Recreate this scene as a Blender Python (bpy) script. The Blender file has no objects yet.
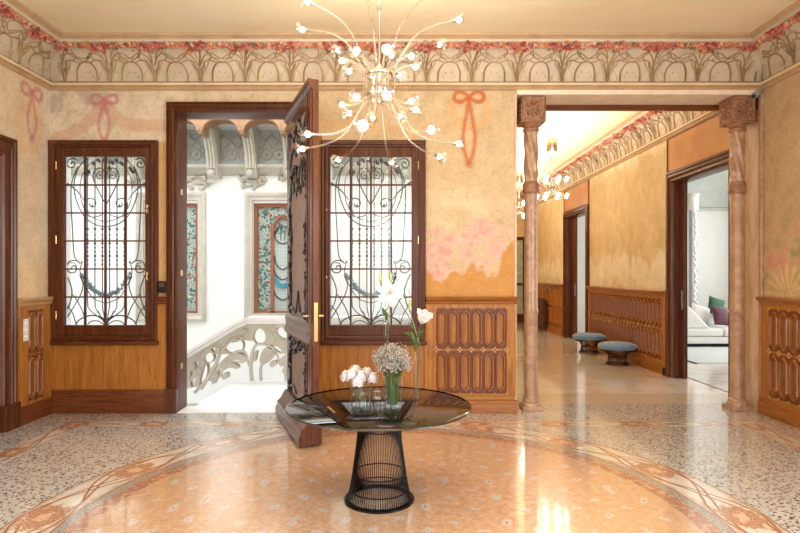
import bpy, math, random
import numpy as np
from mathutils import Vector, Matrix
random.seed(7); rng = np.random.RandomState(5)
PI = math.pi
scn = bpy.context.scene
COL = scn.collection
F, H, CX, HY = 556.0, 1.68, 400.0, 274.5
YB = 6.79; XL = -4.27; XR = 4.42; XH = 4.45; ZC = 4.47; COVE = 0.34

def P(px, py, Y):            # a point of the place seen at (px,py) lying at depth Y
    return ((px-CX)*Y/F, Y, H-(py-HY)*Y/F)
def X(px): return (px-CX)*YB/F
def Z(py): return H-(py-HY)*YB/F

# ------------------------------------------------------------------ nodes
class NT:
    def __init__(s, name):
        s.m = bpy.data.materials.new(name); s.m.use_nodes = True
        s.t = s.m.node_tree; s.n = s.t.nodes; s.n.clear()
        s.out = s.n.new('ShaderNodeOutputMaterial')
    def new(s, typ, **k):
        n = s.n.new(typ)
        for a, b in k.items(): setattr(n, a, b)
        return n
    def set(s, sock, v):
        if isinstance(v, V): s.t.links.new(v.s, sock)
        elif isinstance(v, bpy.types.NodeSocket): s.t.links.new(v, sock)
        elif isinstance(v, (tuple, list)): sock.default_value = tuple(v)+((1,) if len(v)==3 and len(sock.default_value)==4 else ())
        else: sock.default_value = v
    def math(s, op, a, b=0.0, c=None):
        n = s.new('ShaderNodeMath', operation=op)
        s.set(n.inputs[0], a); s.set(n.inputs[1], b)
        if c is not None: s.set(n.inputs[2], c)
        return V(s, n.outputs[0])
    def mix(s, f, a, b):
        n = s.new('ShaderNodeMix', data_type='RGBA')
        s.set(n.inputs[0], f); s.set(n.inputs[6], a); s.set(n.inputs[7], b)
        return V(s, n.outputs[2])
    def noise(s, vec, scale, detail=3, rough=.5, dist=0.0, col=False):
        n = s.new('ShaderNodeTexNoise')
        if vec is not None: s.set(n.inputs['Vector'], vec)
        n.inputs['Scale'].default_value = scale; n.inputs['Detail'].default_value = detail
        n.inputs['Roughness'].default_value = rough; n.inputs['Distortion'].default_value = dist
        return V(s, n.outputs['Color' if col else 'Fac'])
    def vor(s, vec, scale, out='Distance', rand=1.0, feature='F1'):
        n = s.new('ShaderNodeTexVoronoi', feature=feature)
        if vec is not None: s.set(n.inputs['Vector'], vec)
        n.inputs['Scale'].default_value = scale; n.inputs['Randomness'].default_value = rand
        return V(s, n.outputs[out])
    def pos(s):
        return V(s, s.new('ShaderNodeNewGeometry').outputs['Position'])
    def objc(s):
        return V(s, s.new('ShaderNodeTexCoord').outputs['Object'])
    def xyz(s, v):
        n = s.new('ShaderNodeSeparateXYZ'); s.set(n.inputs[0], v)
        return [V(s, o) for o in n.outputs]
    def comb(s, x, y, z=0.0):
        n = s.new('ShaderNodeCombineXYZ')
        for i, q in enumerate((x, y, z)): s.set(n.inputs[i], q)
        return V(s, n.outputs[0])
    def mapping(s, vec, scale=(1,1,1), rot=(0,0,0)):
        n = s.new('ShaderNodeMapping'); s.set(n.inputs[0], vec)
        n.inputs['Scale'].default_value = scale; n.inputs['Rotation'].default_value = rot
        return V(s, n.outputs[0])
    def ramp(s, f, stops):
        n = s.new('ShaderNodeValToRGB'); s.set(n.inputs[0], f)
        e = n.color_ramp.elements
        while len(e) > 1: e.remove(e[-1])
        e[0].position = stops[0][0]; e[0].color = tuple(stops[0][1])+(1,)
        for p, c in stops[1:]:
            q = e.new(p); q.color = tuple(c)+(1,)
        return V(s, n.outputs[0])
    def bump(s, h, strength=.3, dist=.01):
        n = s.new('ShaderNodeBump'); s.set(n.inputs['Height'], h)
        n.inputs['Strength'].default_value = strength; n.inputs['Distance'].default_value = dist
        return V(s, n.outputs[0])
    def bsdf(s, col, rough=.5, metal=0.0, normal=None, spec=.5, coat=0.0, coat_r=.05, emit=None, estr=0.0, sheen=0.0, trans=0.0, ior=1.5):
        n = s.new('ShaderNodeBsdfPrincipled')
        s.set(n.inputs['Base Color'], col); s.set(n.inputs['Roughness'], rough)
        s.set(n.inputs['Metallic'], metal); n.inputs['Specular IOR Level'].default_value = spec
        n.inputs['Coat Weight'].default_value = coat; n.inputs['Coat Roughness'].default_value = coat_r
        n.inputs['Sheen Weight'].default_value = sheen; n.inputs['Transmission Weight'].default_value = trans
        n.inputs['IOR'].default_value = ior
        if normal is not None: s.set(n.inputs['Normal'], normal)
        if emit is not None:
            s.set(n.inputs['Emission Color'], emit); n.inputs['Emission Strength'].default_value = estr
        s.t.links.new(n.outputs[0], s.out.inputs[0])
        return s.m
class V:
    def __init__(s, nt, sock): s.nt, s.s = nt, sock
    def __add__(s, o): return s.nt.math('ADD', s, o)
    def __radd__(s, o): return s.nt.math('ADD', o, s)
    def __sub__(s, o): return s.nt.math('SUBTRACT', s, o)
    def __rsub__(s, o): return s.nt.math('SUBTRACT', o, s)
    def __mul__(s, o): return s.nt.math('MULTIPLY', s, o)
    def __rmul__(s, o): return s.nt.math('MULTIPLY', o, s)
    def __truediv__(s, o): return s.nt.math('DIVIDE', s, o)
    def __lt__(s, o): return s.nt.math('LESS_THAN', s, o)
    def __gt__(s, o): return s.nt.math('GREATER_THAN', s, o)
    def abs(s): return s.nt.math('ABSOLUTE', s)
    def frac(s): return s.nt.math('FRACT', s)
    def sin(s): return s.nt.math('SINE', s)
    def cos(s): return s.nt.math('COSINE', s)
    def pow(s, e): return s.nt.math('POWER', s, e)
    def max(s, o): return s.nt.math('MAXIMUM', s, o)
    def min(s, o): return s.nt.math('MINIMUM', s, o)
    def step(s, a, b):       # smooth 0..1 between a and b
        n = s.nt.new('ShaderNodeMapRange', interpolation_type='SMOOTHSTEP')
        s.nt.set(n.inputs[0], s); n.inputs[1].default_value = a; n.inputs[2].default_value = b
        return V(s.nt, n.outputs[0])

def wood(name, dark, mid, light, rough=.34, vertical=True, coat=.07):
    t = NT(name); o = t.pos()
    sc = (9, 9, .7) if vertical else (.9, .9, 12)
    g = t.noise(t.mapping(o, sc), 3.2, 6, .62, .9)
    g2 = t.noise(t.mapping(o, tuple(k*6 for k in sc)), 5, 2, .5)
    c = t.ramp(g*.75+g2*.25, [(.30, dark), (.5, mid), (.72, light)])
    return t.bsdf(c, rough, spec=.28, normal=t.bump(g2, .08, .004), coat=coat, coat_r=.12)
def plain(name, col, rough=.5, metal=0.0, var=.12, scale=6, coat=0.0, spec=.5, sheen=0.0, bump=0.0):
    t = NT(name); n = t.noise(t.pos(), scale, 4, .6)
    a = tuple(c*(1-var) for c in col); b = tuple(min(1, c*(1+var)) for c in col)
    nr = t.bump(t.noise(t.pos(), scale*8, 3), bump, .01) if bump else None
    return t.bsdf(t.ramp(n, [(.3, a), (.7, b)]), rough, metal, coat=coat, spec=spec, sheen=sheen, normal=nr)
def thin_glass(name, tint=(1,1,1), refl=.08, rough=.02, edge=.6):
    t = NT(name)
    tr = t.new('ShaderNodeBsdfTransparent'); tr.inputs[0].default_value = tint+(1,)
    gl = t.new('ShaderNodeBsdfGlossy'); gl.inputs['Roughness'].default_value = rough
    fr = t.new('ShaderNodeLayerWeight'); fr.inputs[0].default_value = .5
    f = (V(t, fr.outputs[1]).pow(3.5)*edge+refl).min(1.0)
    mx = t.new('ShaderNodeMixShader'); t.set(mx.inputs[0], f)
    t.t.links.new(tr.outputs[0], mx.inputs[1]); t.t.links.new(gl.outputs[0], mx.inputs[2])
    t.t.links.new(mx.outputs[0], t.out.inputs[0]); return t.m

M = {}
M['mahog'] = wood('mahogany', (.032,.008,.002), (.092,.025,.007), (.17,.052,.015), .30)
M['mahog_h'] = wood('mahogany_horizontal', (.032,.008,.002), (.092,.025,.007), (.17,.052,.015), .30, False)
M['leaf'] = wood('door_leaf_wood', (.045,.014,.008), (.11,.036,.018), (.19,.07,.038), .24)
M['oak'] = wood('orange_oak', (.20,.064,.011), (.37,.142,.026), (.52,.235,.055), .3)
M['oak_h'] = wood('orange_oak_horizontal', (.16,.05,.010), (.30,.105,.020), (.42,.17,.04), .28, False)
M['oak_red'] = wood('red_oak_base', (.07,.018,.006), (.15,.042,.013), (.24,.08,.025), .28, False)
M['oak_pale'] = wood('pale_oak', (.36,.17,.07), (.52,.28,.12), (.66,.40,.2), .3)
M['recess'] = wood('oak_moulding_in_slots', (.15,.048,.015), (.27,.095,.028), (.40,.16,.055), .2, coat=.9)
M['ceil'] = (lambda t: t.bsdf(t.ramp(t.noise(t.mapping(t.pos(), (.7,2,1)), .9, 5, .6), [(.3,(.76,.61,.38)),(.55,(.82,.69,.47)),(.75,(.86,.76,.56))]), .6))(NT('painted_ceiling'))
M['cove'] = plain('cove_plaster', (.56,.45,.32), .6, var=.16, scale=2.5)
M['gold'] = plain('ochre_moulding', (.46,.30,.16), .45, var=.15)
M['cream'] = plain('cream_moulding', (.76,.60,.38), .5, var=.1)
M['branch'] = plain('branch_relief', (.33,.21,.09), .5, var=.4, scale=3)
M['lobe'] = plain('leaf_relief', (.55,.43,.27), .55, var=.15, scale=5)
for k, c in dict(f_red=(.34,.045,.03), f_pink=(.56,.17,.13), f_orange=(.62,.24,.08), f_pale=(.74,.42,.28), f_green=(.16,.14,.05)).items():
    M[k] = plain('garland_'+k[2:], c, .6, var=.2, scale=30)
M['marble'] = (lambda t: t.bsdf(t.ramp(t.noise(t.pos(), 7, 7, .65, 1.2), [(.28,(.27,.145,.085)),(.5,(.41,.24,.145)),(.72,(.53,.35,.235))]), .28, coat=.3))(NT('pink_marble'))
M['marble_dark'] = (lambda t: t.bsdf(t.ramp(t.noise(t.pos(), 12, 7, .65, 1.2), [(.3,(.17,.07,.035)),(.5,(.30,.14,.07)),(.72,(.42,.22,.12))]), .4))(NT('brown_marble_capital'))
M['jamb'] = (lambda t: t.bsdf(t.ramp(t.noise(t.mapping(t.pos(), (3,3,.8)), 3, 6, .6, .6), [(.3,(.46,.29,.18)),(.5,(.60,.41,.27)),(.7,(.70,.52,.38))]), .35))(NT('veined_jamb_stone'))
M['white'] = plain('white_stone', (.86,.86,.84), .55, var=.03, scale=3)
M['white_wall'] = (lambda t: t.bsdf(t.mix(((t.xyz(t.pos())[2]*2.2).frac() < .02).max((t.xyz(t.pos())[0]*1.7).frac() < .012)*.35, t.ramp(t.noise(t.pos(), 2, 4), [(.3,(.83,.83,.80)),(.7,(.88,.88,.86))]), (.72,.73,.70)), .5))(NT('white_ashlar'))
M['stone'] = plain('carved_limestone', (.52,.49,.41), .6, var=.12, scale=5, bump=.15)
M['stone_blue'] = plain('grey_blue_stone', (.50,.56,.57), .6, var=.12, scale=8)
M['landing'] = plain('landing_marble', (.88,.90,.92), .25, var=.03, scale=2)
M['black'] = plain('black_metal', (.006,.005,.005), .32, .6, var=.2)
M['iron'] = plain('wrought_iron', (.07,.082,.09), .45, .3, var=.3, scale=30)
M['iron_blue'] = plain('blue_grey_iron_leaves', (.24,.36,.45), .45, .2, var=.3, scale=60)
M['carve'] = plain('blackened_carving', (.022,.014,.012), .3, .1, var=.4, scale=40, coat=.5)
M['brass'] = plain('brass', (.75,.50,.22), .25, 1.0, var=.06)
M['chrome'] = plain('warm_polished_metal', (.62,.55,.46), .2, 1.0, var=.03)
M['plate'] = plain('ivory_plate', (.80,.77,.68), .4, var=.03)
M['glass'] = thin_glass('window_glass', (.97,.98,.98), .03)
M['vase'] = thin_glass('clear_vase_glass', (.985,.99,.99), .02)
M['lampglass'] = thin_glass('clear_lamp_glass', (.97,.95,.92), .22, .04)
M['smoke'] = thin_glass('smoked_table_glass', (.30,.25,.20), .14, .01, .55)
M['smoke_edge'] = plain('smoked_glass_edge', (.02,.018,.015), .08, var=.1, coat=.6)
M['blue'] = plain('blue_velvet', (.14,.28,.50), .75, var=.15, scale=4, sheen=.5)
M['bronze'] = plain('bronze_rods', (.09,.05,.035), .3, .8, var=.2)
M['sofa'] = plain('white_upholstery', (.74,.73,.70), .8, var=.03, bump=.1)
M['magenta'] = plain('plum_cushion', (.07,.005,.025), .7, var=.15, scale=15, sheen=.3)
M['green'] = plain('green_cushion', (.03,.10,.05), .7, var=.2)
M['petal'] = plain('lily_petal', (.88,.80,.74), .5, var=.06, scale=30)
M['pom'] = plain('pale_pink_petals', (.86,.79,.79), .6, var=.08, scale=30)
M['leafg'] = plain('green_leaf', (.06,.12,.025), .45, var=.3, scale=30)
M['bud'] = plain('yellow_green_bud', (.42,.46,.14), .5, var=.2, scale=30)
M['sprig'] = plain('dry_sprigs', (.38,.34,.29), .7, var=.55, scale=60)
M['stamen'] = plain('rust_stamen', (.45,.10,.02), .5)
M['radiator'] = plain('brown_radiator', (.10,.035,.02), .35, .2)
M['carpet'] = plain('pale_blue_carpet', (.62,.68,.68), .9, var=.1, scale=20)
M['plain_floor'] = (lambda t: t.bsdf(t.ramp(t.noise(t.mapping(t.pos(),(1,3,1),(0,0,.5)), 2.2, 6, .6, .8), [(.3,(.50,.45,.42)),(.5,(.74,.72,.70)),(.7,(.82,.81,.80))]), .12))(NT('veined_white_marble'))
M['sgreen'] = plain('cove_grey_green', (.52,.55,.50), .6, var=.06)
M['orangewall'] = (lambda t: t.bsdf(t.ramp(t.noise(t.pos(), 2.2, 5, .6), [(.3,(.42,.165,.04)),(.7,(.58,.27,.08))]), .45))(NT('orange_painted_panel'))
t = NT('lamp_bulb'); em = t.new('ShaderNodeEmission'); em.inputs[0].default_value = (1,.92,.80,1); em.inputs[1].default_value = 15
t.t.links.new(em.outputs[0], t.out.inputs[0]); M['bulb'] = t.m
t = NT('hall_lamp_bulb'); em = t.new('ShaderNodeEmission'); em.inputs[0].default_value = (1,.92,.80,1); em.inputs[1].default_value = 34
t.t.links.new(em.outputs[0], t.out.inputs[0]); M['bulb2'] = t.m
t = NT('stained_glass_field'); o = t.pos()
v = t.vor(t.mapping(o, (1,1,1)), 24, 'Color'); g = t.xyz(v)
c = t.mix(g[0].step(.72,.74), (.42,.50,.46), (.05,.22,.19)); c = t.mix(g[1] > .9, c, (.62,.66,.58)); c = t.mix(g[2] > .9, c, (.40,.13,.05))
e = t.vor(o, 24, 'Distance', feature='DISTANCE_TO_EDGE')
M['stained'] = t.bsdf(t.mix(e < .035, c, (.03,.03,.03)), .2)
t = NT('ribbed_glass_field'); o = t.xyz(t.pos())
M['ribbed'] = t.bsdf(t.mix(((o[0]*22).frac() < .1).max((o[2]*14).frac() < .07), (.46,.52,.50), (.26,.31,.30)), .15)
# painted plaster (colour attribute holds the mural's own pigments)
t = NT('painted_plaster'); a = t.new('ShaderNodeVertexColor'); a.layer_name = 'Col'
n1 = t.noise(t.pos(), 5, 6, .65); n2 = t.noise(t.pos(), 38, 3, .6)
f = (n1-.5)*.6+(n2-.5)*.6-.03
hs = t.new('ShaderNodeHueSaturation'); t.set(hs.inputs['Color'], V(t, a.outputs[0])); t.set(hs.inputs['Value'], f+1.0)
M['mural'] = t.bsdf(V(t, hs.outputs[0]), .62, spec=.3, normal=t.bump(n1, .12, .01))
# terrazzo floor
def floor_material():
    t = NT('terrazzo_mosaic_floor'); p = t.pos(); x, y, z = t.xyz(p)
    wob = (t.noise(p, 3.0, 3)-.5)
    nz = t.noise(p, 16, 3, .6); nf = t.noise(p, 70, 3, .7)
    # flecked field
    va = t.vor(t.mapping(p, (1,.5,1), (0,0,.7)), 50); vb = t.vor(t.mapping(p, (.5,1,1), (0,0,.5)), 50)
    pick = t.noise(p, 9, 2) > .5
    fl = (t.mix(pick, (va < .37), (vb < .37)))
    ang0 = t.noise(p, .8, 2)
    field = t.mix(nz.step(.3,.7), (.62,.60,.56), (.76,.74,.70))
    field = t.mix(t.vor(p, 60)*.0+(.15), field, (.36,.30,.25))
    field = t.mix(V(t, fl.s)*.9, field, (.05,.042,.055))
    # polar coordinates
    cx, cy, R0, R1 = -.05, 3.85, 2.235, 2.60
    dx = x-cx; dy = y-cy
    r = t.math('SQRT', dx*dx+dy*dy)+wob*.05
    th = t.math('ARCTAN2', dy, dx)/(2*PI)*16.0
    def band(s, tt, base):      # s along (integer = flower), tt in -1..1 across
        sd = ((s+.5).frac()-.5).abs()          # 0 at flower, .5 between
        lens = (tt.abs() < ((sd*PI).sin().pow(.8)*.78))
        c = t.mix(lens*.75, base, (.82,.78,.70))
        for ph, am in ((0, .85), (.13, .62)):
            w = (((s+ph)*PI).cos())*am
            for sg in (1, -1):
                c = t.mix(((tt-w*sg).abs() < .055), c, (.42,.19,.10))
        q = t.math('SQRT', (sd*3.0)*(sd*3.0)+tt*tt*.6)+(nz-.5)*.9
        c = t.mix(1-q.step(.50,.68), c, t.mix(nf > .5, (.40,.19,.11), (.66,.40,.26)))
        c = t.mix(1-q.step(.16,.26), c, (.80,.54,.38))
        return c
    base_b = t.mix(nz.step(.35,.65), (.58,.44,.34), (.76,.66,.56))
    tt = (r-(R0+R1)/2)/((R1-R0)/2)
    cb = band(th, tt, base_b)
    cb = t.mix(((tt.abs()-.97).abs() < .045), cb, (.38,.20,.12))
    # disc
    d0 = t.mix(nz.step(.3,.7), (.56,.325,.19), (.72,.48,.32))
    d0 = t.mix(t.noise(p, .9, 3).step(.4,.6)*.5, d0, (.62,.40,.22))
    d0 = t.mix(nf.step(.58,.68)*.75, d0, (.36,.15,.07)); d0 = t.mix(t.noise(p, 28, 4, .7).step(.5,.62)*.45, d0, (.84,.60,.42))
    d0 = t.mix(t.vor(p, 55).step(.0,.22)*-.35+.35, d0, (.86,.62,.42))
    gs = 3.9
    px = (x+y)*.7071*gs+wob*1.3; py = (x-y)*.7071*gs-wob*1.1
    ax = ((px).frac()-.5); ay = ((py).frac()-.5)
    # each motif: little ringed star, turned back to the room's axes
    ux = (ax+ay)*.7071; uy = (ax-ay)*.7071
    qr = t.math('SQRT', ux*ux+uy*uy)+(nf-.5)*.10
    star = ((ux*uy).abs()*60).min(1.0)
    c1 = t.mix((qr < .15)*(1-star*.6)*.65, d0, (.62,.63,.64))
    c1 = t.mix((qr < .075)*.6, c1, (.80,.66,.52))
    c1 = t.mix((qr < .035)*.7, c1, (.16,.16,.22))
    disc = t.mix((r > (R0-.26)), c1, d0)
    disc = t.mix((r > (R0-.20))*(nz*1.2+nf*.5 > .80)*.92, disc, (.42,.20,.13))
    disc = t.mix((r > (R0-.075)), disc, t.mix(nf > .5, (.30,.25,.22), (.52,.46,.40)))
    c = t.mix(r > R1, cb, field)
    c = t.mix(r < R0, c, disc)
    # straight border along the walls
    bx0, bx1, by = -3.66, 3.92, 6.25
    tb = (y-by+wob*.04)/.115; cB = band((x+3.66)/.9, tb, base_b)
    inX = (x > (bx0-.115))*(x < (bx1+.115))
    c = t.mix((tb.abs() < 1.0)*inX, c, cB)
    below = (y < by)
    for bx in (bx0, bx1):
        tb = (x-bx+wob*.04)/.115; cB = band((y-5.26)/.9, tb, base_b)
        c = t.mix((tb.abs() < 1.0)*below, c, cB)
    return t.bsdf(c, .2, spec=.6, coat=1.0, coat_r=.07, normal=t.bump(t.noise(p, 2.2, 2), .05, .02))
M['floor'] = floor_material()
t = NT('peach_hall_marble'); p = t.pos(); x, y, z = t.xyz(p)
n = t.noise(p, 2.5, 7, .65, 1.0)
c = t.ramp(n, [(.32,(.64,.40,.28)),(.40,(.82,.68,.56)),(.6,(.88,.82,.75)),(.74,(.74,.50,.37))])
dg = ((x+y)*.9).frac(); c = t.mix((dg < .5)*.4, c, (.86,.74,.60))
c = t.mix((((y-7.3)/.55).abs() < 1.0), c, t.mix(t.vor(p, 34) < .25, (.72,.62,.48), (.25,.16,.12)))
M['hallfloor'] = t.bsdf(c, .2, spec=.6, coat=1.0, coat_r=.07)

# ------------------------------------------------------------------ mesh tools
class Fr:
    def __init__(s, O, u, n): s.O, s.u, s.n = Vector(O), Vector(u), Vector(n)
    def p(s, u, z, n=0.0): return s.O+s.u*u+Vector((0,0,z))+s.n*n
BACK = Fr((0,YB,0), (1,0,0), (0,-1,0)); LEFT = Fr((XL,0,0), (0,1,0), (1,0,0)); RIGHT = Fr((XR,0,0), (0,1,0), (-1,0,0))
HALL = Fr((XH,0,0), (0,1,0), (-1,0,0)); W = Fr((0,0,0), (1,0,0), (0,1,0))   # W: n is +Y
class MB:
    def __init__(s): s.v, s.f, s.m = [], [], []
    def add(s, vs, fs, mi=0):
        b = len(s.v); s.v += [tuple(v) for v in vs]; s.f += [tuple(b+i for i in f) for f in fs]; s.m += [mi]*len(fs)
    def box(s, fr, u0, u1, z0, z1, n0, n1, mi=0):
        vs = [fr.p(u, z, n) for n in (n0, n1) for z in (z0, z1) for u in (u0, u1)]
        s.add(vs, [(0,1,3,2),(4,6,7,5),(0,4,5,1),(2,3,7,6),(0,2,6,4),(1,5,7,3)], mi); return s
    def wbox(s, x0, x1, y0, y1, z0, z1, mi=0): return s.box(W, x0, x1, z0, z1, y0, y1, mi)
    def tube(s, pts, r, k=6, mi=0, r1=None, cap=True, closed=False):
        pts = [Vector(p) for p in pts]; N = len(pts)
        if N < 2: return s
        up = Vector((.12,.31,.94)).normalized(); rings = []
        for i, p in enumerate(pts):
            a = pts[(i-1) % N] if closed else pts[max(i-1,0)]; b = pts[(i+1) % N] if closed else pts[min(i+1,N-1)]
            d = (b-a)
            d = d.normalized() if d.length > 1e-9 else Vector((0,0,1))
            e = d.cross(up)
            if e.length < .05: e = d.cross(Vector((1,0,0)))
            e.normalize(); g = e.cross(d).normalized()
            rr = (r if r1 is None else r+(r1-r)*i/(N-1)) if not callable(r) else r(i/(N-1))
            rings.append([p+(e*math.cos(2*PI*j/k)+g*math.sin(2*PI*j/k))*rr for j in range(k)])
        vs = [q for R in rings for q in R]; fs = []
        M_ = N if closed else N-1
        for i in range(M_):
            i2 = (i+1) % N
            for j in range(k): fs.append((i*k+j, i*k+(j+1)%k, i2*k+(j+1)%k, i2*k+j))
        if cap and not closed: fs += [tuple(range(k))[::-1], tuple((N-1)*k+j for j in range(k))]
        s.add(vs, fs, mi); return s
    def lathe(s, prof, c=(0,0,0), k=32, mi=0, cap=True, rf=None, axis=None):
        c = Vector(c); vs = []
        q = axis.to_track_quat('Z','Y').to_matrix() if axis is not None else None
        for r, z in prof:
            for j in range(k):
                a = 2*PI*j/k; rr = r*(rf(a, z) if rf else 1)
                v = Vector((rr*math.cos(a), rr*math.sin(a), z))
                vs.append(c+(q @ v if q else v))
        fs = [(i*k+j, i*k+(j+1)%k, (i+1)*k+(j+1)%k, (i+1)*k+j) for i in range(len(prof)-1) for j in range(k)]
        if cap: fs += [tuple(range(k))[::-1], tuple((len(prof)-1)*k+j for j in range(k))]
        s.add(vs, fs, mi); return s
    def ext(s, fr, prof, u0, u1, mi=0, m0=0.0, m1=0.0):   # profile (z,n) closed, along u; m0/m1 = mitre (u shifts by m*n)
        k = len(prof)
        vs = [fr.p(u0+m0*n, z, n) for z, n in prof]+[fr.p(u1+m1*n, z, n) for z, n in prof]
        fs = [(i, (i+1)%k, k+(i+1)%k, k+i) for i in range(k)]+[tuple(range(k))[::-1], tuple(range(k, 2*k))]
        s.add(vs, fs, mi); return s
    def casing(s, fr, u0, u1, z0, z1, prof, bottom=True, mi=0):   # prof: (inset, n) loops from outer to inner
        vs = []; fs = []
        k = len(prof)
        for d, n in prof:
            zb = z0+d if bottom else z0
            for u, z in ((u0+d, zb), (u0+d, z1-d), (u1-d, z1-d), (u1-d, zb)): vs.append(fr.p(u, z, n))
        for i in range(k-1):
            for j in range(4 if bottom else 3): fs.append((i*4+j, i*4+(j+1)%4, (i+1)*4+(j+1)%4, (i+1)*4+j))
        s.add(vs, fs, mi); return s
    def ico(s, c, r, mi=0, sub=0, sc=(1,1,1)):
        k = 8 if not sub else 14; h = 4 if not sub else 8
        prof = [(math.sin(PI*(i+.001)/h)*r+1e-5, -math.cos(PI*i/h)*r) for i in range(h+1)]
        vs = []
        for pr, z in prof:
            for j in range(k):
                a = 2*PI*j/k; vs.append((c[0]+pr*math.cos(a)*sc[0], c[1]+pr*math.sin(a)*sc[1], c[2]+z*sc[2]))
        s.add(vs, [(i*k+j, i*k+(j+1)%k, (i+1)*k+(j+1)%k, (i+1)*k+j) for i in range(h) for j in range(k)], mi); return s
    def build(s, name, mats, parent=None, smooth=False, bevel=0.0, kind=None, label=None, origin=None):
        if not isinstance(mats, (list, tuple)): mats = [mats]
        me = bpy.data.meshes.new(name)
        O = Vector(origin) if origin is not None else Vector((0,0,0))
        me.from_pydata([tuple(Vector(v)-O) for v in s.v], [], s.f)
        for m in mats: me.materials.append(m)
        if len(mats) > 1: me.polygons.foreach_set('material_index', s.m)
        me.update()
        import bmesh
        bm = bmesh.new(); bm.from_mesh(me); bmesh.ops.recalc_face_normals(bm, faces=bm.faces); bm.to_mesh(me); bm.free()
        if smooth: me.polygons.foreach_set('use_smooth', [True]*len(me.polygons))
        ob = bpy.data.objects.new(name, me); COL.objects.link(ob)
        if origin is not None: ob.location = O
        if parent is not None: ob.parent = parent
        if smooth and smooth != 'all':
            md = ob.modifiers.new('e', 'EDGE_SPLIT'); md.split_angle = math.radians(40)
        if bevel:
            md = ob.modifiers.new('b', 'BEVEL'); md.width = bevel; md.segments = 2; md.limit_method = 'ANGLE'; md.angle_limit = .7
        if kind: ob['kind'] = kind
        if label: ob['label'] = label
        return ob
def S(mb, name, mats, parent=None, **k): return mb.build(name, mats, parent, kind=None if parent else 'structure', **k)
def tag(o, label, cat, group=None):
    o['label'] = label; o['category'] = cat
    if group: o['group'] = group
    return o
def thing(name, label, cat, loc=(0,0,0), group=None, rz=0):
    o = bpy.data.objects.new(name, None); COL.objects.link(o); o.location = loc; o.rotation_euler.z = rz
    o.empty_display_size = .1
    return tag(o, label, cat, group)
def sempty(name, loc=(0,0,0)):
    o = bpy.data.objects.new(name, None); COL.objects.link(o); o.location = loc; o['kind'] = 'structure'; return o
def dup(root, loc, label, group=None, rz=None):
    r = root.copy(); COL.objects.link(r); r.location = loc; r['label'] = label
    if group: r['group'] = group
    if rz is not None: r.rotation_euler.z = rz
    for ch in list(root.children):
        c = ch.copy(); COL.objects.link(c); c.parent = r
        for g in list(ch.children):
            d = g.copy(); COL.objects.link(d); d.parent = c
    return r
def smooth_path(pts, n=8, closed=False):     # Catmull-Rom
    pts = [Vector(p) for p in pts]; N = len(pts); out = []
    rg = range(N) if closed else range(N-1)
    for i in rg:
        if closed: p0, p1, p2, p3 = pts[i-1], pts[i], pts[(i+1)%N], pts[(i+2)%N]
        else: p0, p1, p2, p3 = pts[max(i-1,0)], pts[i], pts[i+1], pts[min(i+2,N-1)]
        for k in range(n):
            t = k/n
            out.append(.5*((2*p1)+(p2-p0)*t+(2*p0-5*p1+4*p2-p3)*t*t+(3*p1-p0-3*p2+p3)*t**3))
    if not closed: out.append(pts[-1])
    return out
def spiral(cx, cy, r, turns, a0, sgn=1, n=26, rin=.15):
    return [(cx+r*(1-(1-rin)*i/n)*math.cos(a0+sgn*2*PI*turns*i/n), cy+r*(1-(1-rin)*i/n)*math.sin(a0+sgn*2*PI*turns*i/n)) for i in range(n+1)]

# ------------------------------------------------------------------ murals
def vnoise(a, b, scale, seed=0, octv=3):
    out = np.zeros_like(a); amp = 1.0; tot = 0
    for o in range(octv):
        g = np.random.RandomState(seed+o).rand(64, 64)
        x = a*scale*2**o+100; y = b*scale*2**o+100
        xi = np.floor(x).astype(int); yi = np.floor(y).astype(int); fx = x-xi; fy = y-yi
        fx = fx*fx*(3-2*fx); fy = fy*fy*(3-2*fy)
        G = lambda i, j: g[i % 64, j % 64]
        out += amp*((G(xi,yi)*(1-fx)+G(xi+1,yi)*fx)*(1-fy)+(G(xi,yi+1)*(1-fx)+G(xi+1,yi+1)*fx)*fy); tot += amp; amp *= .55
    return out/tot
def dist_poly(a, b, pts):
    d = np.full(a.shape, 1e9)
    for (x0, y0), (x1, y1) in zip(pts[:-1], pts[1:]):
        vx, vy = x1-x0, y1-y0; L = vx*vx+vy*vy+1e-9
        t = np.clip(((a-x0)*vx+(b-y0)*vy)/L, 0, 1)
        d = np.minimum(d, np.hypot(a-x0-t*vx, b-y0-t*vy))
    return d
def blend(c, m, col): return c*(1-m[:,None])+np.array(col)[None,:]*m[:,None]
def ss(x, a, b):
    t = np.clip((x-a)/(b-a), 0, 1); return t*t*(3-2*t)
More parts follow.
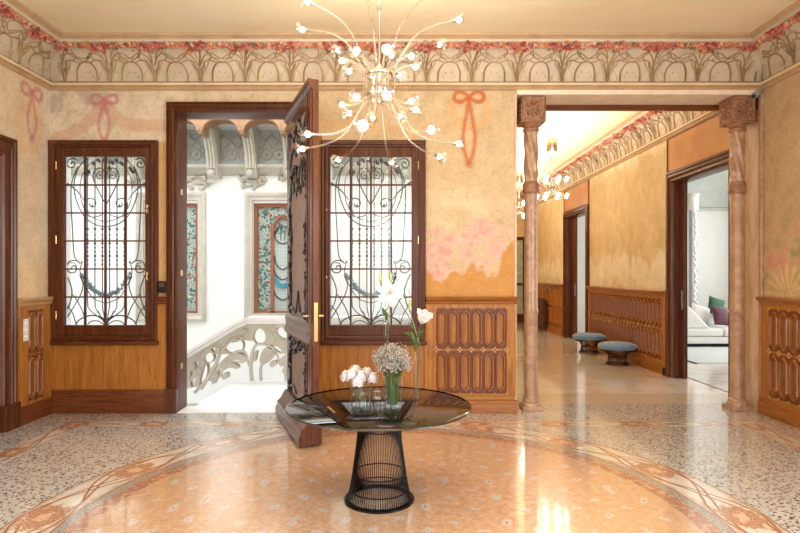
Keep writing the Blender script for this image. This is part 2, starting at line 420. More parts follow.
def grid_wall(name, fr, us, zs, holes, paint, th=.3, boxes=()):
    U = sorted(set(us)); Zs = sorted(set(zs)); nu, nz = len(U), len(Zs)
    uu, zz = np.meshgrid(U, Zs, indexing='ij'); uu = uu.ravel(); zz = zz.ravel()
    O = np.array(fr.O); v = O[None,:]+np.outer(uu, np.array(fr.u)); v[:,2] += zz
    i, j = np.meshgrid(np.arange(nu-1), np.arange(nz-1), indexing='ij'); i = i.ravel(); j = j.ravel()
    um = (np.array(U)[i]+np.array(U)[i+1])/2; zm = (np.array(Zs)[j]+np.array(Zs)[j+1])/2
    keep = np.ones(len(i), bool)
    for (a, b, c, d) in holes: keep &= ~((um > a) & (um < b) & (zm > c) & (zm < d))
    i, j = i[keep], j[keep]
    f = np.stack([i*nz+j, (i+1)*nz+j, (i+1)*nz+j+1, i*nz+j+1], 1)
    nv0 = len(v)
    mb = MB()
    for bx in boxes: mb.box(fr, *bx, -th, -.004)
    vs = [tuple(q) for q in v]+mb.v; fs = [tuple(q) for q in f.tolist()]+[tuple(nv0+k for k in q) for q in mb.f]
    used = sorted({k for q in fs for k in q}); mp = {k: n for n, k in enumerate(used)}
    me = bpy.data.meshes.new(name); me.from_pydata([vs[k] for k in used], [], [tuple(mp[k] for k in q) for q in fs])
    col = paint(uu, zz)
    full = np.ones((len(vs), 4)); full[:nv0,:3] = np.clip(col, 0, 1); full[nv0:,:3] = (.6,.42,.24)
    at = me.color_attributes.new('Col', 'FLOAT_COLOR', 'POINT'); at.data.foreach_set('color', full[used].ravel())
    me.materials.append(M['mural'])
    ob = bpy.data.objects.new(name, me); COL.objects.link(ob); ob['kind'] = 'structure'; return ob
def axis_(a, b, step, extra=()):
    n = max(2, int(round((b-a)/step))+1); return list(np.round(np.linspace(a, b, n), 4))+[round(e, 4) for e in extra]

def bow(c, U, Zz, u0, z0, s, col, tail=1.0, k=1.0):
    # painted bow with two loops, two tails
    for sg in (-1, 1):
        lp = [(u0, z0), (u0+sg*.6*s, z0+.45*s), (u0+sg*1.25*s, z0+.35*s), (u0+sg*1.35*s, z0-.25*s), (u0+sg*.75*s, z0-.45*s), (u0, z0)]
        lp = [(p.x, p.y) for p in smooth_path([Vector((a,b,0)) for a,b in lp], 6)]
        c = blend(c, (1-ss(dist_poly(U, Zz, lp), .11*s, .26*s))*.8*k, col)
        tl = [(u0, z0), (u0+sg*.25*s, z0-1.2*s*tail), (u0+sg*.55*s, z0-2.6*s*tail), (u0+sg*.45*s, z0-3.7*s*tail), (u0+sg*.08*s, z0-4.6*s*tail)]
        tl = [(p.x, p.y) for p in smooth_path([Vector((a,b,0)) for a,b in tl], 6)]
        c = blend(c, (1-ss(dist_poly(U, Zz, tl), .10*s, .26*s))*.7*k, col)
    c = blend(c, (1-ss(np.hypot(U-u0, Zz-(z0-4.7*s*tail)), .2*s, .5*s))*.5*k, col)
    return c
def swag(c, U, Zz, pts, w, col, k):
    pts = [(X(a), Z(b)) for a, b in pts]
    pts = [(p.x, p.y) for p in smooth_path([Vector((a,b,0)) for a,b in pts], 6)]
    n = vnoise(U, Zz, 14, 3)
    return blend(c, (1-ss(dist_poly(U, Zz, pts)+(n-.5)*.05, w*.5, w))*k, col)
def paint_back(U, Zz):
    n = vnoise(U, Zz, 1.2, 11, 4); n2 = vnoise(U, Zz, 5, 21, 3); n3 = vnoise(U, Zz, 22, 31, 2)
    c = np.tile(np.array((.60,.44,.26)), (len(U), 1))
    c = blend(c, ss(-U, 0.6, 3.2)*.8, (.70,.60,.46))
    c = blend(c, ss(n, .45, .7)*.5, (.72,.56,.36)); c = blend(c, ss(n2, .45, .75)*.45, (.50,.36,.18))
    c = blend(c, ss(n3, .55, .8)*.3, (.42,.32,.17))
    # grey-green tree foliage top left, light below
    c = blend(c, (1-ss(np.hypot((U-X(78))/1.1, Zz-Z(105)), .15, .65))*ss(n2+n3*.5, .6, .85)*.55, (.36,.32,.26))
    c = swag(c, U, Zz, [(104,103),(90,120),(75,131),(55,140)], .10, (.60,.33,.22), .6)
    c = swag(c, U, Zz, [(104,103),(116,117),(132,125),(168,125)], .10, (.60,.34,.22), .6)
    c = bow(c, U, Zz, X(104), Z(99.5), .115, (.50,.19,.18), .95, 1.0)
    c = swag(c, U, Zz, [(322,124),(340,124),(362,124),(400,132),(440,130),(460,122)], .08, (.60,.29,.10), .3)
    c = swag(c, U, Zz, [(452,105),(455,120),(468,128),(485,120),(488,105),(480,96)], .07, (.70,.38,.14), .45)
    c = bow(c, U, Zz, X(469), Z(97), .13, (.52,.12,.03), 1.35, 1.1)
    # pink blossom shrubs above the dado, with bare ochre below them
    edge = Z(272)+(vnoise(U, Zz*0, 4, 5)-.5)*.5+np.where(U > X(500), .35, 0)*ss(U, X(495), X(512))
    reg = ((U > X(425)) & (U < X(517))).astype(float)
    low = reg*(1-ss(Zz+(n3-.5)*.12, edge-.03, edge+.03))
    pk = ss(n2+(vnoise(U, Zz, 9, 44, 2)-.5)*.7, .36, .55)*ss(Z(226)+(vnoise(U, Zz*.3, 3, 9)-.5)*.7+ss(U, X(455), X(480))*.12-Zz, -.06, .12)*reg
    c = blend(c, pk*.8, (.72,.40,.33)); c = blend(c, pk*ss(n3, .5, .75)*.5, (.60,.24,.24)); c = blend(c, pk*ss(n2, .6, .8)*.3, (.80,.60,.42))
    c = blend(c, low, (.55,.27,.07))
    # strip between window and doorway: ochre
    c = blend(c, ((U > X(156)) & (U < X(170)) & (Zz < Z(142))).astype(float)*.8, (.56,.30,.09))
    return c
def paint_left(U, Zz):
    n = vnoise(U, Zz, 1.5, 12, 4); n2 = vnoise(U, Zz, 5, 25, 3); n3 = vnoise(U, Zz, 20, 32, 2)
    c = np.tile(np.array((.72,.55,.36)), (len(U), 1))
    c = blend(c, ss(n, .45, .7)*.6, (.76,.66,.52)); c = blend(c, ss(U, 6.55, 6.7)*.5, (.74,.68,.60))
    c = blend(c, (1-ss(np.hypot((U-6.0)/1.0, Zz-3.4), .2, .8))*ss(n2+n3*.4, .55, .8)*.4, (.48,.42,.28))
    c = blend(c, (1-ss(Zz, 1.5, 2.6))*ss(n, .4, .6)*.6, (.76,.50,.22)); c = blend(c, (1-ss(Zz, 1.5, 2.3))*ss(n2, .55, .7)*.6, (.60,.68,.62))
    u0 = F*-XL/(CX-32)
    c = blend(c, (1-ss(np.abs(np.hypot(U-u0+.04, (Zz-3.35)*.75)-.19)+(n3-.5)*.04, .03, .07))*.5, (.76,.46,.24))
    return bow(c, U, Zz, u0, H+(HY-92)*u0/F, .13, (.56,.2,.2), .9, .95)
def paint_right(U, Zz):
    n = vnoise(U, Zz, 1.3, 15, 4); n2 = vnoise(U, Zz, 5, 27, 3); n3 = vnoise(U, Zz, 20, 35, 2)
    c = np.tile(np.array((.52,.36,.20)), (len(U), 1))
    c = blend(c, ss(n, .4, .7)*.5, (.62,.44,.24)); c = blend(c, ss(n3, .55, .8)*.3, (.34,.24,.10))
    m = (1-ss(Zz, 1.75, 2.7))*ss(Zz, 1.5, 1.75)
    c = blend(c, m*ss(n2, .52, .66)*.6, (.62,.27,.2)); c = blend(c, m*ss(1-n2, .52, .68)*.5, (.22,.24,.09))
    fan = (1-ss(np.hypot(U-6.35, Zz-1.44), .28, .42))*ss(np.sin(np.arctan2(Zz-1.44, U-6.35)*17), -.3, .5)
    return blend(c, fan*.7, (.72,.52,.24))
def paint_hall(U, Zz):
    n = vnoise(U, Zz, 1.3, 17, 4); n2 = vnoise(U, Zz, 4, 29, 3); n3 = vnoise(U, Zz, 16, 37, 2)
    c = np.tile(np.array((.64,.49,.28)), (len(U), 1))
    c = blend(c, ss(n, .4, .7)*.5, (.74,.60,.40)); c = blend(c, ss(n2, .55, .8)*.3, (.68,.44,.18))
    top = 2.05+np.abs(np.sin(U*3.3+vnoise(U,Zz*0,2,8)*5))*.3-.25
    m = (1-ss(Zz+(n3-.5)*.25, top-.1, top+.1))
    c = blend(c, m*.9*ss(n3+n2+ss(Zz,1.4,2.0)*.3, .5, 1.1), (.80,.74,.60)); c = blend(c, ss(Zz, 3.5, 3.9)*ss(n2, .45, .6)*.6, (.84,.72,.52))
    return c

# ================================================================== SHELL
oW1 = (X(54), X(155), Z(338.5), Z(145)); oW2 = (X(325.5), X(421), Z(338.5), Z(145)); oD = (X(176), X(296), -.1, Z(110.5)); oO = (X(516), XR+.02, -.1, Z(94))
st = .017
us = axis_(XL, XR, st, (oW1[0],oW1[1],oW2[0],oW2[1],oD[0],oD[1],oO[0])); zs = axis_(0, 4.42, st, (oW1[2],oW1[3],oD[3],oO[3]))
TH = .28
bxs = [(XL-.3,oW1[0],0,4.42),(oW1[0],oW1[1],0,oW1[2]),(oW1[0],oW1[1],oW1[3],4.42),(oW1[1],oD[0],0,4.42),(oD[0],oD[1],oD[3],4.42),(oD[1],oW2[0],0,4.42),
       (oW2[0],oW2[1],0,oW2[2]),(oW2[0],oW2[1],oW2[3],4.42),(oW2[1],oO[0],0,4.42)]
grid_wall('wall_back', BACK, us, zs, [oW1,oW2,oD,oO], paint_back, TH, bxs)
# thick pier and beam of the wide opening
mb = MB(); mb.box(BACK, oO[0]-.3, oO[0], 0, 4.42, -.46, -.281); mb.box(BACK, oO[0]-.001, XR+.35, oO[3], 4.42, -.46, -.005)
S(mb, 'trim_1', M['cream'])
mb = MB(); mb.box(BACK, oO[0]+.005, XR-.01, oO[3]-.012, oO[3]+.10, -.40, .02); S(mb, 'trim_2', plain('pale_beam_stone', (.80,.66,.52), .5), bevel=.006)
mb = MB(); mb.box(BACK, oO[0]+.005, XR-.01, oO[3]-.075, oO[3]+.0, -.46, -.405); S(mb, 'trim_3', M['oak_red'])
mb = MB(); mb.box(BACK, XR-.012, XR+.3, 0, oO[3]-.0, -.46, 0.0); S(mb, 'trim_4', M['jamb'])
mb = MB(); mb.box(BACK, XR-.045, XR+.0, 0, oO[3]-.02, .0, .05); S(mb, 'trim_5', M['marble'], bevel=.006)
mb = MB(); mb.box(BACK, oO[0]-.02, oO[0]+.008, 0, oO[3], -.46, .012); S(mb, 'trim_6', M['jamb'], bevel=.004)
# left, right walls (with a doorway / windows nearer than the picture)
lD = (3.9, F*-XL/(CX-9), -.1, Z(140)-.16)
usl = axis_(2.6, YB, .03, (lD[0], lD[1])); zsl = axis_(0, 4.42, .025, (lD[3],))
zL = H+(HY-140)*6.12/F; lD = (4.3, 6.03, -.1, zL-.09)
usl = axis_(2.6, YB, .025, (lD[0], lD[1])); zsl = axis_(0, 4.42, .025, (lD[3],))
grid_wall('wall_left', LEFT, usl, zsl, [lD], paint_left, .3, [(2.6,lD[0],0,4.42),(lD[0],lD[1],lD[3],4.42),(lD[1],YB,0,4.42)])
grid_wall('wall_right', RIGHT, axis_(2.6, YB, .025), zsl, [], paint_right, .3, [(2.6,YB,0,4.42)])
M['plain_wall'] = plain('plain_plaster', (.68,.55,.38), .65, var=.1)
YR = -2.2
wins = []                               # windows in the near halves of the side walls and in the rear wall
mb = MB(); mb.box(LEFT, YR, -.6, 0, 4.42, -.3, 0).box(LEFT, -.6, 1.9, 0, .8, -.3, 0).box(LEFT, -.6, 1.9, 3.6, 4.42, -.3, 0).box(LEFT, 1.9, 2.6, 0, 4.42, -.3, 0); S(mb, 'wall_left_near', M['plain_wall'])
mb = MB(); mb.box(RIGHT, YR, -.6, 0, 4.42, -.3, 0).box(RIGHT, -.6, 1.9, 0, .8, -.3, 0).box(RIGHT, -.6, 1.9, 3.6, 4.42, -.3, 0).box(RIGHT, 1.9, 2.6, 0, 4.42, -.3, 0); S(mb, 'wall_right_near', M['plain_wall'])
mb = MB()
mb.wbox(XL-.3, -3.2, YR-.3, YR, 0, 4.42).wbox(-1.6, -.9, YR-.3, YR, 0, 4.42).wbox(.9, 1.6, YR-.3, YR, 0, 4.42).wbox(3.2, XR+.3, YR-.3, YR, 0, 4.42)
mb.wbox(-3.2, 3.2, YR-.3, YR, 3.6, 4.42)
S(mb, 'wall_rear', M['plain_wall'])
S(MB().wbox(XL-.3, XR+.3, YR-.3, YB+.46, -.12, 0), 'floor', M['floor'])
S(MB().wbox(XL-.4, XR+.4, YR-.4, YB+.4, ZC, ZC+.1), 'ceiling', M['ceil'])

# ------------------------------------------------------------------ cornice
def cove_pt(v):     # v 0..1 from the wall up to the ceiling ring -> (z, n)
    a = v*PI/2
    return 4.02+.375*math.sin(a*.98)**1.0, .015+COVE*.88*(1-math.cos(a))
CP = [cove_pt(i/10) for i in range(11)]
def cornice(fr, u0, u1, name, m0=1, m1=-1, trees=None, per=.55, phase=0.0, dens=34):
    root = sempty(name)
    prof = [(4.42,0.0)]+[(3.94,0.0)]; 
    mb = MB(); mb.ext(fr, [(4.46,.001),(4.0,.001)]+CP+[(4.43,COVE*.88+.03),(4.46,COVE*.88+.03)], u0, u1, 0, m0, m1); mb.build('cove', M['cove'], root, smooth=True)
    mb = MB(); mb.ext(fr, [(3.925,.001),(3.925,.018),(3.945,.035),(3.965,.03),(3.975,.05),(4.0,.06),(4.02,.045),(4.028,.02),(4.03,.001)], u0, u1, 0, m0, m1); mb.build('lower_moulding', M['gold'], root, smooth=True)
    mb = MB(); mb.ext(fr, [(3.975,.05),(3.982,.064),(3.998,.066),(4.0,.055)], u0, u1, 0, m0, m1); mb.build('moulding_fillet', M['cream'], root)
    c = COVE*.88
    mb = MB(); mb.ext(fr, [(4.47,c),(4.42,c),(4.42,c+.03),(4.435,c+.045),(4.445,c+.075),(4.47,c+.08)], u0, u1, 0, m0, m1); mb.build('upper_moulding', M['gold'], root, smooth=True)
    def Q(u, v, off=.006):
        z, n = cove_pt(v); return fr.p(u, z, n+off) if v < .5 else fr.p(u, z-off*.6, n+off*.6)
    br = MB(); lf = MB()
    n = int((u1-u0)/per)+1
    def curve(mbx, uc, pts, r, r1=None, sx=1):
        ln = random.gauss(.02, .05); jt = random.uniform(.92, 1.08)
        P3 = smooth_path([Vector((uc+sx*a*jt+ln*b*b, b, 0)) for a, b in pts], 5)
        P3 = [q for q in P3 if u0+m0*.34*q.y < q.x < u1+m1*.34*q.y]
        if len(P3) > 2: mbx.tube([Q(q.x, max(.0,min(1,q.y))) for q in P3], r, 4, 0, r1)
    for i in range(n):
        uc = u0+phase+i*per
        if i > 0: j = random.uniform(-.02, .02)
        curve(br, uc, [(0,.02),(.005,.2),(-.005,.34),(.01,.5),(.02,.72)], .016, .009)
        for s in (-1, 1):
            curve(br, uc, [(0,.2),(s*.05,.33),(s*.06,.42),(s*.13,.45),(s*.22,.40),(s*.32,.46),(s*.42,.62),(s*.44,.8)], .012, .005)
            curve(br, uc, [(s*.01,.34),(s*.07,.55),(s*.16,.62),(s*.27,.5),(s*.36,.52),(s*.40,.66)], .009, .004)
            curve(br, uc, [(0,.05),(s*.025,.25),(s*.06,.4)], .009, .003)
            curve(lf, uc, [(s*.035,.03),(s*.05,.18),(s*.09,.3)], .010, .003)
            curve(br, uc, [(s*.01,.04),(s*.03,.2),(s*.09,.36),(s*.10,.5)], .008, .003)
            curve(br, uc, [(s*.13,.45),(s*.17,.55),(s*.14,.68),(s*.20,.82)], .007, .003)
            curve(br, uc, [(s*.02,.5),(s*.05,.66),(s*.12,.8)], .008, .003)
        # arch between trees
        ua = uc+per/2
        curve(br, ua, [(-.125,.02),(-.12,.22),(-.075,.37),(0,.42),(.075,.37),(.12,.22),(.125,.02)], .011)
        for s in (-1, 1):
            for (a, b) in ((.03,.2),(.06,.12)): 
                curve(lf, ua, [(s*a,b-.02),(s*(a+.012),b+.02),(s*(a+.03),b+.01)], .008, .003)
            curve(lf, ua, [(s*.14,.04),(s*.155,.16),(s*.20,.26)], .009, .003)
    br.build('branch_relief', M['branch'], root, smooth=True); lf.build('leaf_relief', M['lobe'], root, smooth=True)
    # flower garland
    g = MB(); L = u1-u0; cnt = int(L*dens*6)
    for _ in range(cnt):
        u = random.uniform(u0, u1)
        ph = ((u-u0-phase)/per) % 1.0; bulge = .5+.5*math.cos(2*PI*ph)
        w = .05+.10*bulge
        v = .86+random.gauss(-.02*bulge*2.2, w*.55)
        if not (u0+m0*.12 < u < u1+m1*.12): continue
        r = random.uniform(.02, .034)
        q = Q(u, min(1.0, max(.66, v)), .012)
        if random.random() < .55*bulge+.15: mi = 0 if random.random() < .45 else 1
        else: mi = random.choice([1,2,2,3,3,4])
        nrm = (fr.n+Vector((0,0,-1))).normalized()+Vector([random.uniform(-.4,.4) for _ in range(3)]); nrm.normalize()
        e = nrm.cross(Vector((.3,.2,.9))).normalized(); f_ = nrm.cross(e)
        vs = [q+nrm*r*.2]; K = 10; a0 = random.random()*6
        for k in range(K):
            rr = r*(1.0 if k % 2 == 0 else .55)
            vs.append(q+(e*math.cos(a0+2*PI*k/K)+f_*math.sin(a0+2*PI*k/K))*rr+nrm*(r*.5 if k % 2 == 0 else r*.15))
        vs.append(q-nrm*r*.5)
        g.add(vs, [(0,1+k,1+(k+1)%K) for k in range(K)]+[(K+1,1+(k+1)%K,1+k) for k in range(K)], mi)
    g.build('flower_garland', [M['f_red'],M['f_pink'],M['f_orange'],M['f_pale'],M['f_green']], root, kind='stuff')
    return root
cornice(BACK, XL, XR, 'trim_7', phase=.19)
cornice(LEFT, 2.6, YB, 'trim_8', 0, -1, phase=.3)
cornice(RIGHT, 2.6, YB, 'trim_9', 0, -1, phase=.3)
for k, (fr, a, b) in enumerate(((LEFT, YR, 2.6), (RIGHT, YR, 2.6))):
    c = COVE*.88
    S(MB().ext(fr, [(4.46,.001),(3.93,.001),(3.93,.05),(4.0,.06)]+CP+[(4.43,c+.03),(4.46,c+.03)], a, b), 'trim_%d' % (10+k), M['cove'], smooth=True)

# ------------------------------------------------------------------ wainscot
def hexcell(mb, fr, u0, u1, z0, z1, n=.045, rec=.034, bw=.036, apex=None, mi_front=0, mi_ch=1, mi_in=2):
    w = u1-u0; gx = w*.05; um = (u0+u1)/2; ap = apex if apex else w*.48
    R = [(um,z1),(u1,z1),(u1,z0),(um,z0),(u0,z0),(u0,z1)]
    a0, a1 = u0+gx, u1-gx; b0, b1 = z0+.01, z1-.01
    Hx = [(um,b1),(a1,b1-ap),(a1,b0+ap),(um,b0),(a0,b0+ap),(a0,b1-ap)]
    def ins(q): return [(um,b1-q*1.3),(a1-q,b1-ap-q*.3),(a1-q,b0+ap+q*.3),(um,b0+q*1.3),(a0+q,b0+ap+q*.3),(a0+q,b1-ap-q*.3)]
    nf_ = n-.014; I1 = ins(bw*.35); I2 = ins(bw*.55); I = ins(bw)
    for A, na, B, nb, mi in ((R, nf_, Hx, nf_, mi_front), (Hx, nf_, I1, n+.012, mi_ch), (I1, n+.012, I2, n+.012, mi_ch), (I2, n+.012, I, n-rec, mi_ch)):
        vs = [fr.p(a, b, na) for a, b in A]+[fr.p(a, b, nb) for a, b in B]
        mb.add(vs, [(i, (i+1)%6, 6+(i+1)%6, 6+i) for i in range(6)], mi)
    mb.add([fr.p(a, b, n-rec) for a, b in I], [tuple(range(6))], mi_in)
def gothic(fr, u0, u1, ncell, root, slot='recess', zb=.20, zt=1.33, side=.05, cross=True):
    """panelled dado: two tiers of long lozenge slots"""
    mats = [M['oak_red'], M[slot], M['oak'], M['oak']]
    a0, a1 = u0+side, u1-side; w = (a1-a0)/ncell; zm = (zb+zt)/2
    mb = MB()
    t0, t1, b0, b1 = zm+.012, zt-.06, zb+.035, zm-.012
    for i in range(ncell):
        hexcell(mb, fr, a0+i*w, a0+(i+1)*w, t0, t1); hexcell(mb, fr, a0+i*w, a0+(i+1)*w, b0, b1)
    n = .045
    for (p0, p1, q0, q1) in ((u0,a0,zb,zt),(a1,u1,zb,zt),(a0,a1,t1,zt),(a0,a1,b1,t0),(a0,a1,zb,b0)): mb.box(fr, p0, p1, q0, q1, .002, n-(.014 if (q0,q1) == (b1,t0) else 0), 3)
    mb.build('slotted_panel', mats, root)
    c = MB()
    for i in range(ncell+1):
        uu = a0+i*w
        for zz in ((zm, t1+.0, b0) ):
            s = .022 if zz == zm else .010
            if zz != zm and not (0 <= i <= ncell): continue
            for du, dz in ((-s,0),(s,0),(0,s),(0,-s)):
                c.lathe([(s*.62,0),(s*.55,.018),(.001,.02)], fr.p(uu+du, zz+dz, n-.015), 8, 0, False, None, fr.n)
    c.build('quatrefoils', M['oak_pale'] if cross else M['recess'], root)  # pale oak puts the highlights on the quatrefoils into their colour
RAILP = [(1.32,.002),(1.32,.05),(1.335,.062),(1.35,.058),(1.36,.07),(1.385,.095),(1.40,.10),(1.412,.09),(1.412,.002)]
BASEP = [(0,.002),(0,.075),(.13,.075),(.15,.068),(.165,.062),(.18,.06),(.20,.052),(.205,.002)]
def rail(fr, u0, u1, root, m0=0, m1=0, mat='oak_h', name='chair_rail'):
    MB().ext(fr, RAILP, u0, u1, 0, m0, m1).build(name, M[mat], root, smooth=True)
def base(fr, u0, u1, root, m0=0, m1=0, mat='oak_red', sc=1.0):
    MB().ext(fr, [(z*sc, n) for z, n in BASEP], u0, u1, 0, m0, m1).build('base_moulding', M[mat], root, smooth=True)
r = sempty('trim_12'); gothic(BACK, X(427), X(515), 6, r, side=.11); rail(BACK, X(426), X(516.5), r); base(BACK, X(426), X(516.5), r, mat='oak_h', sc=.75)
r = sempty('trim_13')
gothic(RIGHT, 2.6, YB-.05, 23, r, side=.14); rail(RIGHT, 2.6, YB-.03, r); base(RIGHT, 2.6, YB-.03, r, mat='oak_h')
r = sempty('trim_14')
yl = 6.15
gothic(LEFT, yl, YB-.03, 2, r, side=.17, cross=False); rail(LEFT, yl, YB, r, 0, -1, 'oak_pale'); base(LEFT, yl-.02, YB, r, 0, -1)
# plain boarded dado under both windows
def boards(u0, u1, z1, root, mat='oak', name='oak_boards'):
    mb = MB(); n = max(1, round((u1-u0)/.17))
    for i in range(n):
        a = u0+(u1-u0)*i/n; b = u0+(u1-u0)*(i+1)/n
        mb.box(BACK, a+.001, b-.001, .2, z1, .002, .022+(i % 2)*.0015)
    mb.build(name, M[mat], root)
r = sempty('trim_15'); boards(XL+.01, X(168), Z(342), r); base(BACK, XL, X(168), r, 1, 0, sc=1.38)
MB().box(BACK, X(158.5), X(168), Z(342), 1.34, .002, .03).build('narrow_board', M['oak'], r); rail(BACK, X(158.5), X(168.5), r, mat='oak_red'); 
r = sempty('trim_16'); boards(X(304), X(426), Z(342), r); base(BACK, X(304.5), X(426), r, mat='oak_red')
MB().box(BACK, X(304.5), X(322), Z(342), 3.4, .002, .02).box(BACK, X(424.5), X(427.5), .2, 1.33, .002, .05).build('narrow_board', M['oak'], r)

# ------------------------------------------------------------------ windows
CAS = [(0,0.0),(0,.05),(.012,.062),(.028,.055),(.036,.07),(.055,.072),(.062,.055),(.078,.05),(.085,.03),(.085,-.05)]
def window(k, pxl, pxr, pyt, pyb, gx0, gx1, gy0, gy1, hinge_left):
    root = sempty('window_%d' % k)
    u0, u1, z0, z1 = X(pxl), X(pxr), Z(pyb), Z(pyt)
    MB().casing(BACK, u0, u1, z0, z1, CAS).build('window_frame', M['mahog'], root, smooth=True)
    g0, g1, h0, h1 = X(gx0), X(gx1), Z(gy1), Z(gy0)
    sash = MB()
    s0, s1, y0, y1 = u0+.08, u1-.08, z0+.08, z1-.08
    def bar(mbx, a, b, c, d): mbx.box(BACK, a, b, c, d, -.03, .03)
    bar(sash, s0, g0, y0, y1); bar(sash, g1, s1, y0, y1); bar(sash, g0, g1, h1, y1); bar(sash, g0, g1, y0, h0)
    sash.build('sash', M['mahog'], root, bevel=.006)
    sl = MB().box(BACK, u0-.015, u1+.015, z0-.03, z0+.025, .0, .085); sl.build('window_sill', M['mahog_h'], root, bevel=.01)
    mu = MB()
    for i in (1,2,3): c = g0+(g1-g0)*i/4; mu.box(BACK, c-.011, c+.011, h0, h1, -.012, .012)
    for i in range(1,6): c = h0+(h1-h0)*i/6; mu.box(BACK, g0, g1, c-.009, c+.009, -.014, .014)
    mu.build('glazing_bars', M['mahog'], root)
    MB().box(BACK, g0, g1, h0, h1, -.004, .0).build('pane', M['glass'], root)
    rv = MB(); rv.box(BACK, u0+.03, u0+.085, z0+.04, z1-.04, -.28, -.05).box(BACK, u1-.085, u1-.03, z0+.04, z1-.04, -.28, -.05).box(BACK, u0+.03, u1-.03, z1-.085, z1-.04, -.28, -.05).box(BACK, u0+.03, u1-.03, z0+.03, z0+.085, -.28, -.05)
    rv.build('reveal', M['white'], root)
    uh = s1-.012 if not hinge_left else s0+.0
    for py in (166, 240, 315):
        uu = (s0+.01) if not hinge_left else (s1-.01)
        MB().lathe([(.001,-.055),(.009,-.05),(.009,.05),(.001,.055)], BACK.p(uu, Z(py), .035), 10).build('hinge', M['brass'], root, smooth=True)
    for py in (209, 276):
        uu = (g1+.03) if not hinge_left else (g0-.045)
        lm = MB(); lm.box(BACK, uu-.014, uu+.014, Z(py)-.05, Z(py)+.05, .03, .037)
        lm.tube([BACK.p(uu, Z(py)+.03, .04), BACK.p(uu, Z(py)-.03, .05)], .011, 8).tube([BACK.p(uu-.02, Z(py), .045), BACK.p(uu+.035, Z(py), .055)], .009, 8)
        lm.build('latch', M['brass'], root, smooth=True)
window(1, 50.4, 158.6, 141, 342, 65, 146, 157, 325, False)
window(2, 322, 425.5, 141, 342, 330.5, 411.5, 157, 325, True)

def grille(c0, label):
    Y = 7.0
    root = thing('iron_grille', label, 'window grille', P(c0, 330, Y))
    O = Vector(P(c0, 330, Y))
    def pp(a, b, sg=1): return Vector(P(c0+sg*a, b, Y))
    fr_ = MB()
    def tb(mb, pts, r=.006, sg=1, r1=None, n=6): 
        q = smooth_path([Vector((a,b,0)) for a,b in pts], n); mb.tube([pp(v.x, v.y, sg) for v in q], r*1.15, 6, 0, r1)
    for a in (3.6, 11, 18.5):
        for sg in (-1, 1):
            bars = MB(); tb(bars, [(a,159),(a,200),(a,250),(a,300),(a*.9,309),(a*.55,315),(1.5,322),(1,330)], .0055, sg)
            y = 229
            for k in range(9):
                bars.ico(pp(a, y, sg), .013 if k % 3 else .017, 0, 0, (1,1,1.1)); y += 4.2 if k != 0 else 6
            bars.build('beaded_bar', M['iron'], root, smooth=True)
    sc = MB()
    for sg in (-1, 1):
        tb(sc, [(0,227),(12,224),(22,216),(29,202),(32,188),(30,174),(24,163),(18,158)], .006, sg)
        tb(sc, [(0,222),(10,219),(18,214),(24,203),(26,190),(24,176),(17,165),(8,160)], .004, sg)
        tb(sc, [(0,205),(5,196),(10,186),(13,177),(11,170),(6,168),(2,171),(0,177)], .006, sg)
        tb(sc, spiral(6,176,4.5,1.3,-2.2,1), .005, sg, None, 2)
        tb(sc, [(0,205),(1,212),(7,216),(14,217),(22,214)], .005, sg)
        tb(sc, spiral(14.5,204,8,1.25,1.2,-1), .006, sg, None, 2)
        tb(sc, spiral(34,164,6,1.4,-2.4,1), .007, sg, None, 2)
        tb(sc, [(28,166),(34,182),(35,200),(33.5,230),(32,254),(28,262)], .006, sg)
        tb(sc, [(41,182),(35,186),(28,192),(22,200)], .012, sg, .004)
        tb(sc, spiral(33,268,8.5,1.3,-2.6,1), .007, sg, None, 2)
        tb(sc, spiral(33,267,4.5,1.0,-1.0,-1), .005, sg, None, 2)
        tb(sc, [(40,274),(36,283),(34,292),(36,303),(41,314)], .007, sg)
        tb(sc, [(26,276),(23,285),(26,296),(33,308),(41,321)], .006, sg)
        tb(sc, [(24,262),(26,272),(22,284)], .005, sg)
        tb(sc, [(20,322),(24,310),(30,299),(34,294)], .006, sg)
        tb(sc, [(41,304),(34,312),(30,324)], .006, sg)
        tb(sc, [(0,320),(8,316),(18,316),(28,321),(31,328)], .008, sg)
        tb(sc, [(0,326),(5,317),(8,311)], .006, sg)
        tb(sc, [(0,326),(8,321),(16,322),(20,328)], .006, sg)
        tb(sc, [(22,284),(14,297),(7,301),(0,303)], .005, sg)
    sc.build('scrolls', M['iron'], root, smooth=True)
    lv = MB(); random.seed(3)
    def leaf(a, b, s):
        an = random.random()*6
        K = 8; c = pp(a, b)
        vs = [c+Vector((0,-.012,0))]; 
        for k in range(K):
            rr = s*(1 if k % 2 == 0 else .5); vs.append(c+Vector((rr*math.cos(an+k*PI/4), random.uniform(-.01,.006), rr*math.sin(an+k*PI/4))))
        vs.append(c+Vector((0,.008,0)))
        lv.add(vs, [(0,1+k,1+(k+1)%K) for k in range(K)]+[(K+1,1+(k+1)%K,1+k) for k in range(K)])
    for k in range(34):
        t = k/33*2-1; a = t*24; b = 296-abs(t)**2*21
        leaf(a+random.uniform(-1.2,1.2), b+random.uniform(-2.2,1.2), random.uniform(.030,.046))
    lv.build('leaf_garland', M['iron_blue'], root)
    lv = MB()
    for (a, b) in ((-18,171),(-13,163),(-8,160),(-2,160),(6,162),(10,160),(15,163),(24,168),(26,171),(-20,173),(3,168)): leaf(a, b, .035); leaf(a+1.5, b+1.5, .028)
    for sg in (-1, 1):
        leaf(sg*13.5, 205.5, .022); leaf(sg*24, 262, .02); leaf(sg*30, 297, .022); leaf(sg*6, 175, .016)
    lv.build('iron_blossoms', M['iron'], root)
    for ch in root.children:
        ch.matrix_parent_inverse = Matrix.Translation(-O)
    return root
